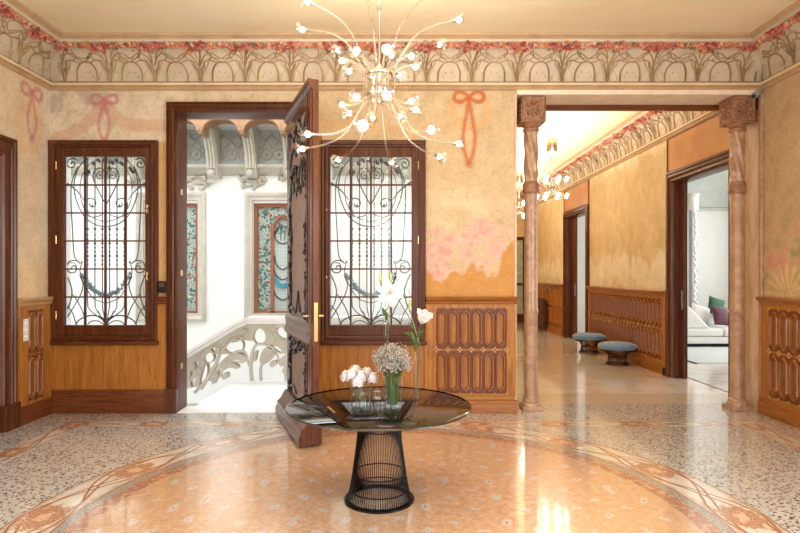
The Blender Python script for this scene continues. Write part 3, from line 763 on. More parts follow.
grille(106, 'scrolled wrought iron grille behind the window left of the doorway')
grille(370.5, 'scrolled wrought iron grille behind the window right of the doorway, above the table')

# ------------------------------------------------------------------ entrance doorway + leaf
DC = [(0,0.0),(0,.055),(.03,.06),(.045,.045),(.07,.045),(.08,.07),(.11,.075),(.13,.055),(.16,.045),(.19,.05),(.215,.03),(.23,.0),(.23,-.28)]
r = sempty('door_1')
MB().casing(BACK, X(168), X(304), 0, Z(103), [(d*.54, n) for d, n in DC], False).build('door_frame', M['mahog'], r, smooth=True)
MB().box(BACK, X(166.5), X(178.8), 0, .30, .0, .085).build('frame_plinth', M['mahog'], r, bevel=.01)
MB().box(BACK, X(293), X(305), 0, .30, .0, .085).build('frame_plinth', M['mahog'], r, bevel=.01)
MB().box(BACK, X(178), X(294.5), -.02, .006, -.276, .03).build('threshold', M['landing'], r)
for z in (.55, 1.7, 2.7): MB().box(BACK, X(178)+.0, X(178)+.012, z-.035, z+.035, -.12, -.06).build('striker_plate', M['brass'], r)
# leaf, swung into the room
Fp = Vector((-1.335, 6.72, 0)); d = Vector((.53,-1.34,0)).normalized(); nn = Vector((-d.y, d.x, 0)); nn = -nn if nn.dot(Vector((-1,-.3,0))) < 0 else nn
LF = Fr(Fp, d, nn); LT = 3.585; LW = 1.40
leaf = sempty('door_2')
m = MB()
def lb(a, b, z0, z1, n0, n1, mbx=None): (mbx or m).box(LF, a, b, z0, z1, n0, n1)
lb(0, .20, .02, LT, -.03, .03); lb(LW-.22, LW, .02, LT, -.03, .03); lb(.2, LW-.22, LT-.22, LT, -.03, .03)
lb(.2, LW-.22, .02, .32, -.03, .03); lb(.2, LW-.22, .98, 1.22, -.03, .03)
m.build('leaf_frame', M['leaf'], leaf, bevel=.006)
m = MB()
for a in (LW-.22, LW-.12, LW-.05): m.ext(LF, [(.3,.028),(.3,.05),(LT-.05,.05),(LT-.05,.028)], a, a+.03)
m.ext(LF, [(.98,.028),(1.0,.06),(1.04,.065),(1.08,.045),(1.14,.05),(1.18,.06),(1.22,.028)], -.0, LW)
m.ext(LF, [(LT-.10,.028),(LT-.08,.06),(LT-.02,.08),(LT,.08),(LT,.028)], 0, LW)
m.build('mouldings', M['leaf'], leaf, smooth=True)
m = MB(); m.ext(LF, [(.02,.02),(.02,.17),(.10,.17),(.13,.15),(.17,.15),(.20,.11),(.26,.08),(.30,.05),(.30,.02)], .0, LW+.01)
m.ext(LF, [(.02,-.02),(.02,-.06),(.22,-.06),(.26,-.03)], 0, LW+.01)
m.build('kick_board', M['leaf'], leaf, smooth=True)
M['pleat'] = plain('greyed_reeded_panel', (.30,.22,.19), .2, var=.1, coat=.5)
m = MB()
for i in range(15):
    a = .2+(LW-.42)*(i+.5)/15; w = (LW-.42)/30*.8
    m.tube([LF.p(a, 1.2, .0), LF.p(a, LT-.2, .0)], w, 8); m.tube([LF.p(a, .3, .0), LF.p(a, 1.0, .0)], w, 8)
m.box(LF, .2, LW-.22, 1.2, LT-.2, -.02, -.0).box(LF, .2, LW-.22, .3, 1.0, -.02, -.0)
m.build('reeded_panel', M['pleat'], leaf, smooth=True)
m = MB(); random.seed(9)
def lc(pts, r=.016, r1=None, sg=1):
    c = .2+(LW-.42)/2
    q = smooth_path([Vector((a,b,0)) for a,b in pts], 5); m.tube([LF.p(c+sg*v.x, v.y, .035) for v in q], r, 6, 0, r1)
for sg in (-1, 1):
    lc([(.47,1.24),(.40,1.5),(.47,1.8),(.38,2.1),(.47,2.4),(.40,2.7),(.30,2.9),(.2,2.75),(.28,2.6)], .022, .012, sg)
    lc([(.47,1.3),(.3,1.3),(.15,1.26),(.05,1.36),(0,1.5)], .02, .01, sg)
    lc([(.47,2.9),(.3,3.1),(.12,3.0),(.0,3.2)], .022, .012, sg); lc([(.47,3.3),(.25,3.2),(.1,3.33)], .02, .01, sg)
    lc([(.2,2.9),(.05,2.75),(.1,2.55),(.2,2.65)], .016, .008, sg)
    lc([(.47,.34),(.42,.6),(.47,.8),(.3,.95),(.1,.88),(0,.94)], .02, .012, sg)
    lc([(.47,.35),(.3,.42),(.1,.36)], .018, .01, sg)
    for k in range(60):
        z = random.choice([random.uniform(1.22,3.35), random.uniform(.33,.95)]); a = .43+random.uniform(-.03,.04)
        if z > 2.7 or (z < .95 and z > .8): a = random.uniform(.05,.46)
        m.ico(LF.p(.2+(LW-.42)/2+sg*a, z, .04), random.uniform(.015,.035))
m.build('carved_ornament', M['carve'], leaf, smooth=True)
m = MB(); m.box(LF, LW, LW+.006, Z(328), Z(297), -.018, .018); m.build('lock_plate', M['brass'], leaf)
m = MB(); m.tube([LF.p(LW-.06, 1.27, .03), LF.p(LW-.06, 1.27, .09)], .011, 8); m.tube([LF.p(LW-.06, 1.27, .085), LF.p(LW-.17, 1.27, .085)], .010, 8)
m.tube([LF.p(LW-.06, 1.27, -.03), LF.p(LW-.06, 1.27, -.09)], .011, 8); m.tube([LF.p(LW-.06, 1.27, -.085), LF.p(LW-.15, 1.27, -.085)], .010, 8)
m.build('door_handle', M['brass'], leaf, smooth=True)
# left wall doorway
r = sempty('door_3')
MB().casing(LEFT, 4.0, 6.13, 0, zL, [(d*1.0, n) for d, n in DC[:-1]]+[(.23,-.3)], False).build('door_frame', M['mahog'], r, smooth=True)
MB().box(LEFT, 5.9, 6.145, 0, .28, 0, .085).build('frame_plinth', M['mahog'], r, bevel=.008)
MB().box(LEFT, 4.22, 5.95, 0, zL-.2, -.25, -.2).build('door_leaf', M['mahog'], r)

# ------------------------------------------------------------------ small wall fittings
o = Vector(BACK.p(X(164.3), Z(287), .035))
b = thing('card_reader', 'small black access reader on the oak strip between window and doorway', 'card reader', o)
m = MB(); m.box(BACK, X(160), X(168.5), Z(292.5), Z(281), .03, .075); e = m.build('housing', M['black'], b, bevel=.012); e.matrix_parent_inverse = Matrix.Translation(-o)
m = MB(); m.box(BACK, X(161.5), X(167), Z(287), Z(282.5), .075, .077); e = m.build('reader_face', M['smoke_edge'], b); e.matrix_parent_inverse = Matrix.Translation(-o)
ys = F*-XL/(CX-21.5)
o = Vector(LEFT.p(ys, H-(330-HY)*ys/F, .047)); b = thing('switch_plate', 'ivory light switch plate on the oak dado beside the left doorway', 'light switch', o)
m = MB(); m.box(Fr(o,(0,1,0),(1,0,0)), -.042, .042, -.125, .125, 0, .008); e = m.build('plate', M['plate'], b, bevel=.003); e.matrix_parent_inverse = Matrix.Translation(-o)
for k in (-1, 0, 1):
    m = MB(); m.lathe([(.016,0),(.016,.006),(.008,.014),(.001,.016)], o+Vector((.008,0,k*.075)), 12, axis=Vector((1,0,0))); e = m.build('switch_button', M['plate'], b, smooth=True); e.matrix_parent_inverse = Matrix.Translation(-o)

# ------------------------------------------------------------------ columns
def column(cx, label):
    cy = 6.95; r = .083
    t = thing('marble_column', label, 'column', (cx, cy, 0), 'slender marble columns of the wide opening')
    MB().wbox(-.125,.125,-.125,.125,0,.055).build('plinth', M['marble'], t, bevel=.008)
    MB().lathe([(.12,.055),(.122,.075),(.112,.09),(.10,.095),(.105,.115),(.10,.13),(.088,.14)], k=32).build('base_rings', M['marble'], t, smooth=True)
    MB().lathe([(r,.135),(r,1.18),(r*1.04,1.19),(r*1.14,1.21),(r*1.14,1.23),(r*1.04,1.25),(r,1.26),(r*.98,2.70)], k=32).build('shaft', M['marble'], t, smooth=True)
    MB().lathe([(r,2.68),(r*1.22,2.70),(r*1.28,2.73),(r*1.15,2.76),(r*1.25,2.79),(r*1.12,2.82),(r,2.84)], k=32).build('collar', M['marble_dark'], t, smooth=True)
    pr = [(r*.97, 2.83+i*(3.46-2.83)/48) for i in range(49)]
    MB().lathe(pr, k=48, rf=lambda a, z: 1+.10*math.cos(5*(a+3.6*z))).build('twisted_shaft', M['marble'], t, smooth='all')
    MB().lathe([(r*.9,3.44),(r*1.2,3.47),(r*1.2,3.49),(r,3.50),(.12,3.54),(.13,3.56)], k=32).build('neck', M['marble_dark'], t, smooth=True)
    m = MB(); m.wbox(-.14,.14,-.14,.14,3.55,3.865); m.build('capital_block', M['marble_dark'], t, bevel=.01)
    m = MB()
    for sx, sy in ((0,-1),(-1,0),(1,0)):
        f = Fr(Vector((sx*.14, sy*.14, 0)), Vector((-sy, sx, 0)), Vector((sx, sy, 0)))
        m.casing(f, -.135, .135, 3.56, 3.86, [(0,0),(0,.012),(.018,.012),(.022,0)])
        for rr, n in ((.075,8),(.045,6)):
            for k in range(n):
                a = 2*PI*k/n; m.ico(f.p(rr*math.cos(a), 3.71+rr*math.sin(a), .002), rr*.36)
        m.ico(f.p(0, 3.71, .004), .02)
        for a, b in ((-1,-1),(1,-1),(-1,1),(1,1)): m.ico(f.p(a*.10, 3.71+b*.11, 0), .018)
    m.build('capital_carving', M['marble_dark'], t, smooth='all')
    return t
column(1.637, 'slender pinkish marble column nearer the table, with twisted upper shaft and square capital')
column(4.215, 'slender pinkish marble column at the far right, with the security camera on its capital')
o = Vector((4.33, 6.795, 3.86)); c = thing('security_camera', 'small grey security camera fixed in front of the right column capital', 'security camera', o)
m = MB(); m.tube([(.03,.0,-.16),(.03,-.01,-.04),(.01,-.03,-.01)], .009, 8); m.build('bracket', M['black'], c, smooth=True)
m = MB(); m.tube([(.045,-.02,.045),(-.05,-.075,-.02)], .036, 14); m.build('camera_body', plain('grey_plastic', (.35,.36,.38), .35), c, smooth=True)
m = MB(); m.tube([(-.05,-.075,-.02),(-.062,-.081,-.028)], .026, 14); m.build('lens', M['smoke_edge'], c, smooth=True)

# ------------------------------------------------------------------ hall
hD1 = (7.45, 9.06, -.1, 3.20); hD2 = (13.2, 14.85, -.1, 3.2); YE = 19.5
hz = axis_(0, 4.42, .05, (3.2,))
grid_wall('wall_hall_right', HALL, axis_(YB+.46, 16.2, .05, (hD1[0],hD1[1],hD2[0],hD2[1])), hz, [hD1, hD2], paint_hall, .22,
          [(YB+.46,hD1[0],0,4.42),(hD1[0],hD1[1],3.2,4.42),(hD1[1],hD2[0],0,4.42),(hD2[0],hD2[1],3.2,4.42),(hD2[1],16.2,0,4.42)])
HEND = Fr((0,0,0),(0,1,0),(-1,0,0))
grid_wall('wall_hall_far', HALL, axis_(16.2, YE, .06), hz, [], paint_hall, .22, [(16.2,YE,0,4.42)])
S(MB().wbox(1.1, 1.42, YB+.46, YE, 0, 4.42), 'wall_hall_left', plain('hall_ochre', (.74,.52,.25), .6))
S(MB().wbox(1.1, XH+.3, YE, YE+.2, 0, 4.42), 'wall_hall_end', plain('hall_end_ochre', (.78,.58,.32), .6))
S(MB().wbox(1.1, XH+.25, YB+.46, YE+.2, -.12, 0), 'floor_hall', M['hallfloor'])
S(MB().wbox(1.0, XH+.3, YB+.3, YE+.2, ZC, ZC+.1), 'ceiling_hall', M['ceil'])
cornice(HALL, YB+.46, YE, 'trim_17', 0, -1, phase=.2, dens=26)
r = sempty('trim_18'); gothic(HALL, 9.28, 13.02, 23, r, 'oak_h', side=.09); rail(HALL, 9.22, 13.05, r); base(HALL, 9.2, 13.05, r, mat='oak_h')
MB().box(HALL, 9.2, 9.27, 0, 1.40, .0, .075).build('end_post', M['oak'], r, bevel=.006)
r = sempty('trim_19'); rail(HALL, 15.05, YE, r)
m = MB(); m.box(HALL, 15.05, YE, .2, 1.33, .002, .02)
for i in range(10): 
    a = 15.1+i*.44
    for z0, z1 in ((.28,.72),(.78,1.25)): m.casing(HALL, a, a+.4, z0, z1, [(0,.02),(0,.045),(.05,.045),(.07,.022)])
m.build('framed_boards', M['oak'], r); base(HALL, 15.05, YE, r, mat='oak_h')
def hall_door(k, u0, u1, leafin):
    r = sempty('door_%d' % k)
    MB().casing(HALL, u0-.14, u1+.14, 0, 3.34, [(d*.75, n) for d, n in DC[:-1]]+[(.17,-.22)], False).build('door_frame', M['mahog'], r, smooth=True)
    MB().box(HALL, u0-.15, u1+.15, 3.34, 3.92, .001, .02).build('overdoor_panel', M['orangewall'], r)
    MB().casing(HALL, u0-.15, u1+.15, 3.345, 3.925, [(0,.02),(0,.035),(.02,.035),(.025,.02)]).build('overdoor_border', M['oak_red'], r)
    # sliding leaf standing out of its pocket, with pull
    a = u1-leafin
    MB().box(HALL, a, u1+.02, .01, 3.18, -.13, -.085).build('sliding_leaf', M['mahog'], r, bevel=.004)
    m = MB(); m.casing(HALL, a+.03, a+.075, 1.12, 1.42, [(0,-.085),(0,-.07),(.012,-.07),(.012,-.085)]); m.build('door_pull', M['chrome'], r)
hall_door(4, hD1[0], hD1[1], .16); hall_door(5, hD2[0], hD2[1], .5)
# glazed door at the far end of the hall
r = sempty('door_6'); EF = Fr((0,YE,0),(1,0,0),(0,-1,0))
MB().casing(EF, 3.2, 4.42, 0, 3.0, [(0,0),(0,.06),(.1,.06),(.12,.03),(.12,.0)], False).build('door_frame', M['mahog'], r)
MB().box(EF, 3.32, 4.3, .1, 2.88, .0, .02).build('door_glass', plain('pale_green_glass', (.42,.50,.40), .1, var=.2), r)
m = MB(); m.box(EF, 3.3, 4.32, .0, .3, .015, .04).box(EF, 3.78, 3.84, .3, 2.9, .015, .04).box(EF, 3.3, 4.32, 1.3, 1.38, .015, .04); m.build('door_rails', M['mahog'], r)
# radiator
t = thing('radiator', 'dark brown ribbed radiator against the far hall dado', 'radiator', (XH-.13, 17.0, 0))
for i in range(9):
    m = MB(); m.wbox(-.09,.045,-.45+i*.1,-.45+i*.1+.075,.12,.95); m.build('rib', M['radiator'], t, bevel=.02)
for z in (.2, .85): MB().tube([(0,-.45,z),(0,.45,z)], .025, 8).build('connecting_pipe', M['radiator'], t)
for y in (-.4, .4): MB().wbox(-.04,.03,y-.03,y+.03,0,.13).build('leg', M['radiator'], t)

# stools
def stool():
    t = thing('wire_stool', 'blue cushioned stool on flared bronze wires, the nearer of the pair', 'stool', (4.075, 10.42, 0), 'pair of blue stools along the hall')
    MB().lathe([(.02,.29),(.30,.29),(.335,.315),(.345,.345),(.33,.375),(.27,.40),(.15,.412),(.001,.415)], k=40).build('cushion', M['blue'], t, smooth='all')
    MB().lathe([(.29,.262),(.31,.262),(.31,.288),(.29,.288)], k=40, cap=False).build('seat_ring', M['bronze'], t, smooth=True)
    MB().lathe([(.20,0),(.215,0),(.215,.014),(.20,.014)], k=40, cap=False).build('base_ring', M['bronze'], t, smooth=True)
    m = MB(); N = 64
    for k in range(N):
        a = 2*PI*k/N
        m.tube([(math.cos(a)*rr, math.sin(a)*rr, z) for rr, z in ((.207,.005),(.172,.07),(.160,.13),(.175,.19),(.225,.24),(.30,.275))], .0042, 4)
    for rr, z in ((.178,.06),(.171,.18)): m.tube([(rr*math.cos(2*PI*k/40), rr*math.sin(2*PI*k/40), z) for k in range(40)], .005, 5, closed=True)
    m.build('rod_cage', M['bronze'], t, smooth=True); return t
s1 = stool(); dup(s1, (4.08, 12.0, 0), 'blue cushioned stool on flared bronze wires, the farther of the pair beside the hall doorway')

# ------------------------------------------------------------------ living room beyond
LX0, LX1, LY1 = XH+.22, 9.6, 15.4
S(MB().wbox(LX0-.0, LX1, 5.9, LY1, -.12, 0), 'floor_living', M['plain_floor'])
S(MB().wbox(LX0-.05, LX1, LY1, LY1+.2, 0, 4.6), 'wall_living_far', plain('warm_white_paint', (.80,.79,.75), .7, var=.03))
S(MB().wbox(LX1, LX1+.2, 5.9, LY1, 0, 4.6), 'wall_living_right', plain('white_paint', (.80,.80,.78), .7, var=.03))
S(MB().wbox(XR+.31, LX1, 5.7, 5.9, 0, 4.6), 'wall_living_near', M['white'])
S(MB().wbox(LX0-.05, LX1+.2, 5.7, LY1+.2, 4.6, 4.7), 'ceiling_living', M['white'])
m = MB(); m.ext(Fr((0,LY1,0),(1,0,0),(0,-1,0)), [(3.45,.001),(3.45,.08),(3.50,.12),(3.53,.06),(3.9,.14),(4.3,.5),(4.6,1.4),(4.6,.001)], LX0-.0, LX1); S(m, 'trim_20', M['sgreen'], smooth=True)
t = thing('stone_pilaster', 'white carved stone pilaster seen just inside the hall doorway', 'pilaster', (7.70, 14.6, 0))
m = MB(); m.wbox(-.08,.08,-.10,.10,.3,3.7); m.build('shaft', M['stone_blue'], t, bevel=.01)
m = MB(); m.wbox(-.15,.15,-.15,.15,0,.3); m.build('plinth', M['white'], t, bevel=.01)
m = MB(); m.lathe([(.11,3.35),(.13,3.4),(.12,3.5),(.14,3.7),(.15,3.8)], k=12)
random.seed(4)
for k in range(40): m.ico((random.choice([-.03,.0,.03]), -.085, .5+k*.075), random.uniform(.045,.055))
m.build('carving', M['white'], t, smooth='all')
t = thing('area_rug', 'pale blue grey carpet under the white sofa', 'rug', (7.6, 12.2, 0)); 
m = MB(); m.wbox(-2.0,1.8,-1.7,1.6,0.001,.015); m.build('pile', M['carpet'], t)
m = MB(); m.wbox(-2.04,-2.0,-1.74,1.6,.001,.017); m.build('binding', M['iron'], t)
SX, SY = 6.55, 12.75
t = thing('white_sofa', 'low white sofa with sloping back on a thin black plinth, beyond the hall doorway', 'sofa', (SX, SY, .018))
m = MB(); m.wbox(.05,2.6,.05,1.0,0,.07); m.build('plinth', M['black'], t)
m = MB(); m.wbox(0,2.7,0,1.05,.07,.23); m.build('base_frame', M['sofa'], t, bevel=.03)
for a, b in ((0,.87),(.88,1.78),(1.79,2.7)):
    m = MB(); m.wbox(a,b,-.02,1.0,.235,.42); m.build('seat_cushion', M['sofa'], t, bevel=.05)
m = MB(); f = Fr((SX*0,0,0),(0,1,0),(1,0,0)); m.ext(Fr((0,0,0),(0,1,0),(1,0,0)), [(.42,.0),(.90,-.0),(.93,.12),(.42,.60)], .05, 1.02); m.build('side_bolster', M['sofa'], t, bevel=.04)
m = MB(); m.ext(Fr((0,0,0),(1,0,0),(0,1,0)), [(.42,.92),(.75,.98),(.78,1.1),(.42,1.15)], .6, 2.7); m.build('back_cushion', M['sofa'], t, bevel=.04)
def cushion(name, label, loc, rot, mat, s=.25):
    m = MB(); K = 12; vs = []; fs = []
    for sgn in (1, -1):
        b = len(vs)
        for i in range(K+1):
            for j in range(K+1):
                a, c = i/K*2-1, j/K*2-1; h = .085*((1-a*a)*(1-c*c))**.45; pin = 1-.07*(1-abs(a*c))
                vs.append((a*s*(1-.06*(1-c*c)), sgn*h, c*s*(1-.06*(1-a*a))))
        fs += [(b+i*(K+1)+j, b+(i+1)*(K+1)+j, b+(i+1)*(K+1)+j+1, b+i*(K+1)+j+1) for i in range(K) for j in range(K)]
    m.add(vs, fs); o = m.build(name, mat, smooth='all'); o.location = loc; o.rotation_euler = rot
    return tag(o, label, 'cushion')
cushion('throw_cushion', 'plum purple square cushion propped on the white sofa', (SX+1.04, SY+.40, .70), (-.35, .12, .25), M['magenta'], .24)
cushion('throw_cushion', 'white square cushion leaning behind the plum one', (SX+.70, SY+.66, .72), (-.4, .3, 0), M['sofa'], .24)
cushion('throw_cushion', 'dark green cushion at the back of the white sofa', (SX+1.15, SY+.80, .90), (-.2, .3, .1), M['green'], .22)

# ------------------------------------------------------------------ stair hall beyond the doorway
YS, YW = 8.6, 10.9
S(MB().wbox(-2.6, 1.1, YB+.275, YS+.2, -.3, .006), 'floor_landing', M['landing'])
S(MB().wbox(-9, 1.1, YB+.28, YW+.4, -2.3, -2.2), 'floor_stairwell', M['white'])
wS = [(-5.0,-3.96,.886,3.08), (-2.88,-1.76,.886,3.08)]
m = MB(); xs = [-9,-5.0,-3.96,-2.88,-1.76,1.2]
for i in range(5):
    a, b = xs[i], xs[i+1]
    if i in (1, 3): m.wbox(a, b, YW, YW+.3, -2.2, .886).wbox(a, b, YW, YW+.3, 3.08, 6.5)
    else: m.wbox(a, b, YW, YW+.3, -2.2, 6.5)
S(m, 'wall_stairwell_far', M['white_wall'])
S(MB().wbox(-9.2, -9, YB+.28, YW+.3, -2.2, 6.5), 'wall_stairwell_left', M['white']); S(MB().wbox(1.0, 1.1, YB+.28, YW+.3, -2.2, 6.5), 'wall_stairwell_right', M['white'])
S(MB().wbox(-9, 1.1, YB+.281, YB+.30, 4.42, 6.5).wbox(-9, XL-.3, YB+.1, YB+.28, -2.2, 4.42), 'wall_stairwell_near', M['white'])
SFR = Fr((0,YW,0),(1,0,0),(0,-1,0))
for k, (a, b, c, d_) in enumerate(wS):
    r = sempty('window_%d' % (3+k))
    m = MB(); m.casing(SFR, a-.16, b+.16, c-.12, d_+.2, [(0,0),(0,.05),(.05,.07),(.10,.04),(.15,.05),(.16,-.12)]); m.build('stone_surround', M['stone'], r, smooth=True)
    wm = plain('chestnut_frame', (.30,.10,.05), .35)
    m = MB(); m.casing(SFR, a, b, c, d_, [(0,-.12),(0,-.06),(.07,-.06),(.07,-.12)]); cx = a+.33
    m.box(SFR, cx, cx+.06, c, d_-.42, -.12, -.06); m.box(SFR, b-.33-.06, b-.33, c, d_-.42, -.12, -.06)
    arc = [(a+.36, d_-.6)]+[((a+b)/2-(b-a-.72)/2*math.cos(PI*i/12), d_-.6+.34*math.sin(PI*i/12)) for i in range(13)]
    m.tube([SFR.p(q, z, -.085) for q, z in arc], .035, 6); m.build('window_frame', wm, r)
    MB().box(SFR, a, b, c, d_, -.13, -.12).build('stained_pane', M['stained'], r)
    MB().box(SFR, a+.39, b-.39, c+.06, d_-.6, -.12, -.112).build('ribbed_pane', M['ribbed'], r)
    m = MB(); mx = (a+b)/2
    m.tube([SFR.p(mx+.15*math.cos(2*PI*i/28), d_-.62+.17*math.sin(2*PI*i/28), -.10) for i in range(28)], .012, 5, closed=True)
    for dx in (-.04, .04): m.tube([SFR.p(mx+dx, d_-.72, -.10), SFR.p(mx+dx, d_-.5, -.10)], .008, 5)
    for zz, w in ((c+.95,.16),(c+.75,.18),(c+.35,.19)):
        q = smooth_path([SFR.p(mx-w, zz+.22, -.10), SFR.p(mx-w*.8, zz+.05, -.10), SFR.p(mx, zz-.06, -.10), SFR.p(mx+w*.8, zz+.05, -.10), SFR.p(mx+w, zz+.22, -.10)], 5); m.tube(q, .013, 5)
    m.build('lead_swags', M['iron'], r)
    m = MB(); q = smooth_path([SFR.p(mx-.14, c+.78, -.105), SFR.p(mx-.1, c+.62, -.105), SFR.p(mx, c+.56, -.105), SFR.p(mx+.1, c+.62, -.105), SFR.p(mx+.14, c+.78, -.105)], 5)
    m.tube(q, lambda t: .01+.04*math.sin(PI*t), 6); m.build('blue_glass_crescent', plain('turquoise_glass', (.05,.30,.40), .15), r)
    # carved floral overdoor
    m = MB(); random.seed(20+k)
    for i in range(26):
        u = random.uniform(a-.25, b+.25); z = d_+.26+random.uniform(0,.42)*(1-abs(u-mx)*.7)
        pts = [SFR.p(u, z, .02), SFR.p(u+random.uniform(-.12,.12), z+random.uniform(-.02,.1), .05), SFR.p(u+random.uniform(-.22,.22), z+random.uniform(-.05,.14), .02)]
        m.tube(smooth_path(pts, 4), random.uniform(.014,.03), 6)
        if i % 2: m.ico(SFR.p(u, z, .02), random.uniform(.03,.06))
    m.build('carved_flowers', M['stone'], r, smooth='all')
# gallery: ledge, frieze, consoles and timber arches
r = sempty('trim_21')
m = MB(); m.ext(SFR, [(3.62,.001),(3.64,.08),(3.70,.14),(3.74,.22),(3.80,.24),(3.82,.18),(3.82,.001)], -8, 1); m.build('ledge', M['stone'], r, smooth=True)
m = MB(); m.box(SFR, -8, 1, 3.82, 4.75, .001, .04); m.build('frieze', M['stone_blue'], r)
m = MB(); m.ext(SFR, [(4.5,.03),(4.52,.25),(4.6,.28),(4.62,.4),(4.7,.42),(4.72,.55),(4.85,.6),(4.85,.03)], -8, 1); m.build('upper_ledge', M['white'], r, smooth=True)
m = MB()
for i in range(36):
    u = -7.2+i*.23; z = 4.02
    q = [(u+.1*math.cos(2*PI*j/14), z+.1*math.sin(2*PI*j/14)) for j in range(14)]
    m.tube([SFR.p(a, b, .05) for a, b in q], .018, 5, closed=True)
    m.tube(smooth_path([SFR.p(u-.11, 4.13, .05), SFR.p(u, 4.26, .06), SFR.p(u+.11, 4.13, .05)], 5), .016, 5); m.ico(SFR.p(u, z, .05), .035)
    m.tube(smooth_path([SFR.p(u-.12, 4.4, .05), SFR.p(u-.03, 4.3, .06), SFR.p(u+.11, 4.42, .05)], 5), .015, 5)
m.build('frieze_scrolls', M['stone'], r, smooth='all')
cons = [-3.60+.74*i for i in range(-4, 6)]
for x in cons:
    m = MB(); f = Fr((x,YW,0),(0,-1,0),(1,0,0))
    pr = [(0.0,3.55),(.20,3.55),(.26,3.62),(.30,3.75),(.27,3.85),(.33,4.05),(.48,4.3),(.72,4.5),(.9,4.62),(.92,4.75),(0,4.75)]
    vs = [f.p(a, b, -.11) for a, b in pr]+[f.p(a, b, .11) for a, b in pr]; k = len(pr)
    m.add(vs, [(i, (i+1)%k, k+(i+1)%k, k+i) for i in range(k)]+[tuple(range(k)), tuple(range(k, 2*k))])
    for s in (-.06, .0, .06): m.tube(smooth_path([f.p(.30,3.7,s), f.p(.29,3.86,s), f.p(.36,4.05,s), f.p(.52,4.3,s), f.p(.76,4.5,s)], 4), .03, 6)
    m.ico(f.p(.30,3.62,0), .07, 0, 1)
    m.build('console', M['stone'], r, smooth=True)
m = MB()
tim = plain('brown_painted_arch', (.34,.19,.10), .5)
for x in cons[:-1]:
    Yf = YW-.85; A = Fr((0,Yf,0),(1,0,0),(0,-1,0)); n = 14; c = x+.37; rr = .30
    top = 5.0; vs = []
    for i in range(n+1):
        a = PI*i/n; u = c-rr*math.cos(a)*1.1; z = 4.27+.22*math.sin(a)
        vs += [A.p(u, z, .06), A.p(u, z, -.3), A.p(u, top, .06), A.p(u, top, -.3)]
    fs = []
    for i in range(n):
        b = i*4; fs += [(b, b+4, b+5, b+1), (b, b+2, b+6, b+4), (b+1, b+5, b+7, b+3)]
    m.add(vs, fs); m.box(A, c+rr*1.1, c+.74-rr*1.1, 4.22, top, -.3, .06); m.tube([A.p(c-rr*1.13*math.cos(PI*i/n), 4.26+.24*math.sin(PI*i/n), .06) for i in range(n+1)], .03, 6)
m.build('timber_arches', tim, r, smooth=True)

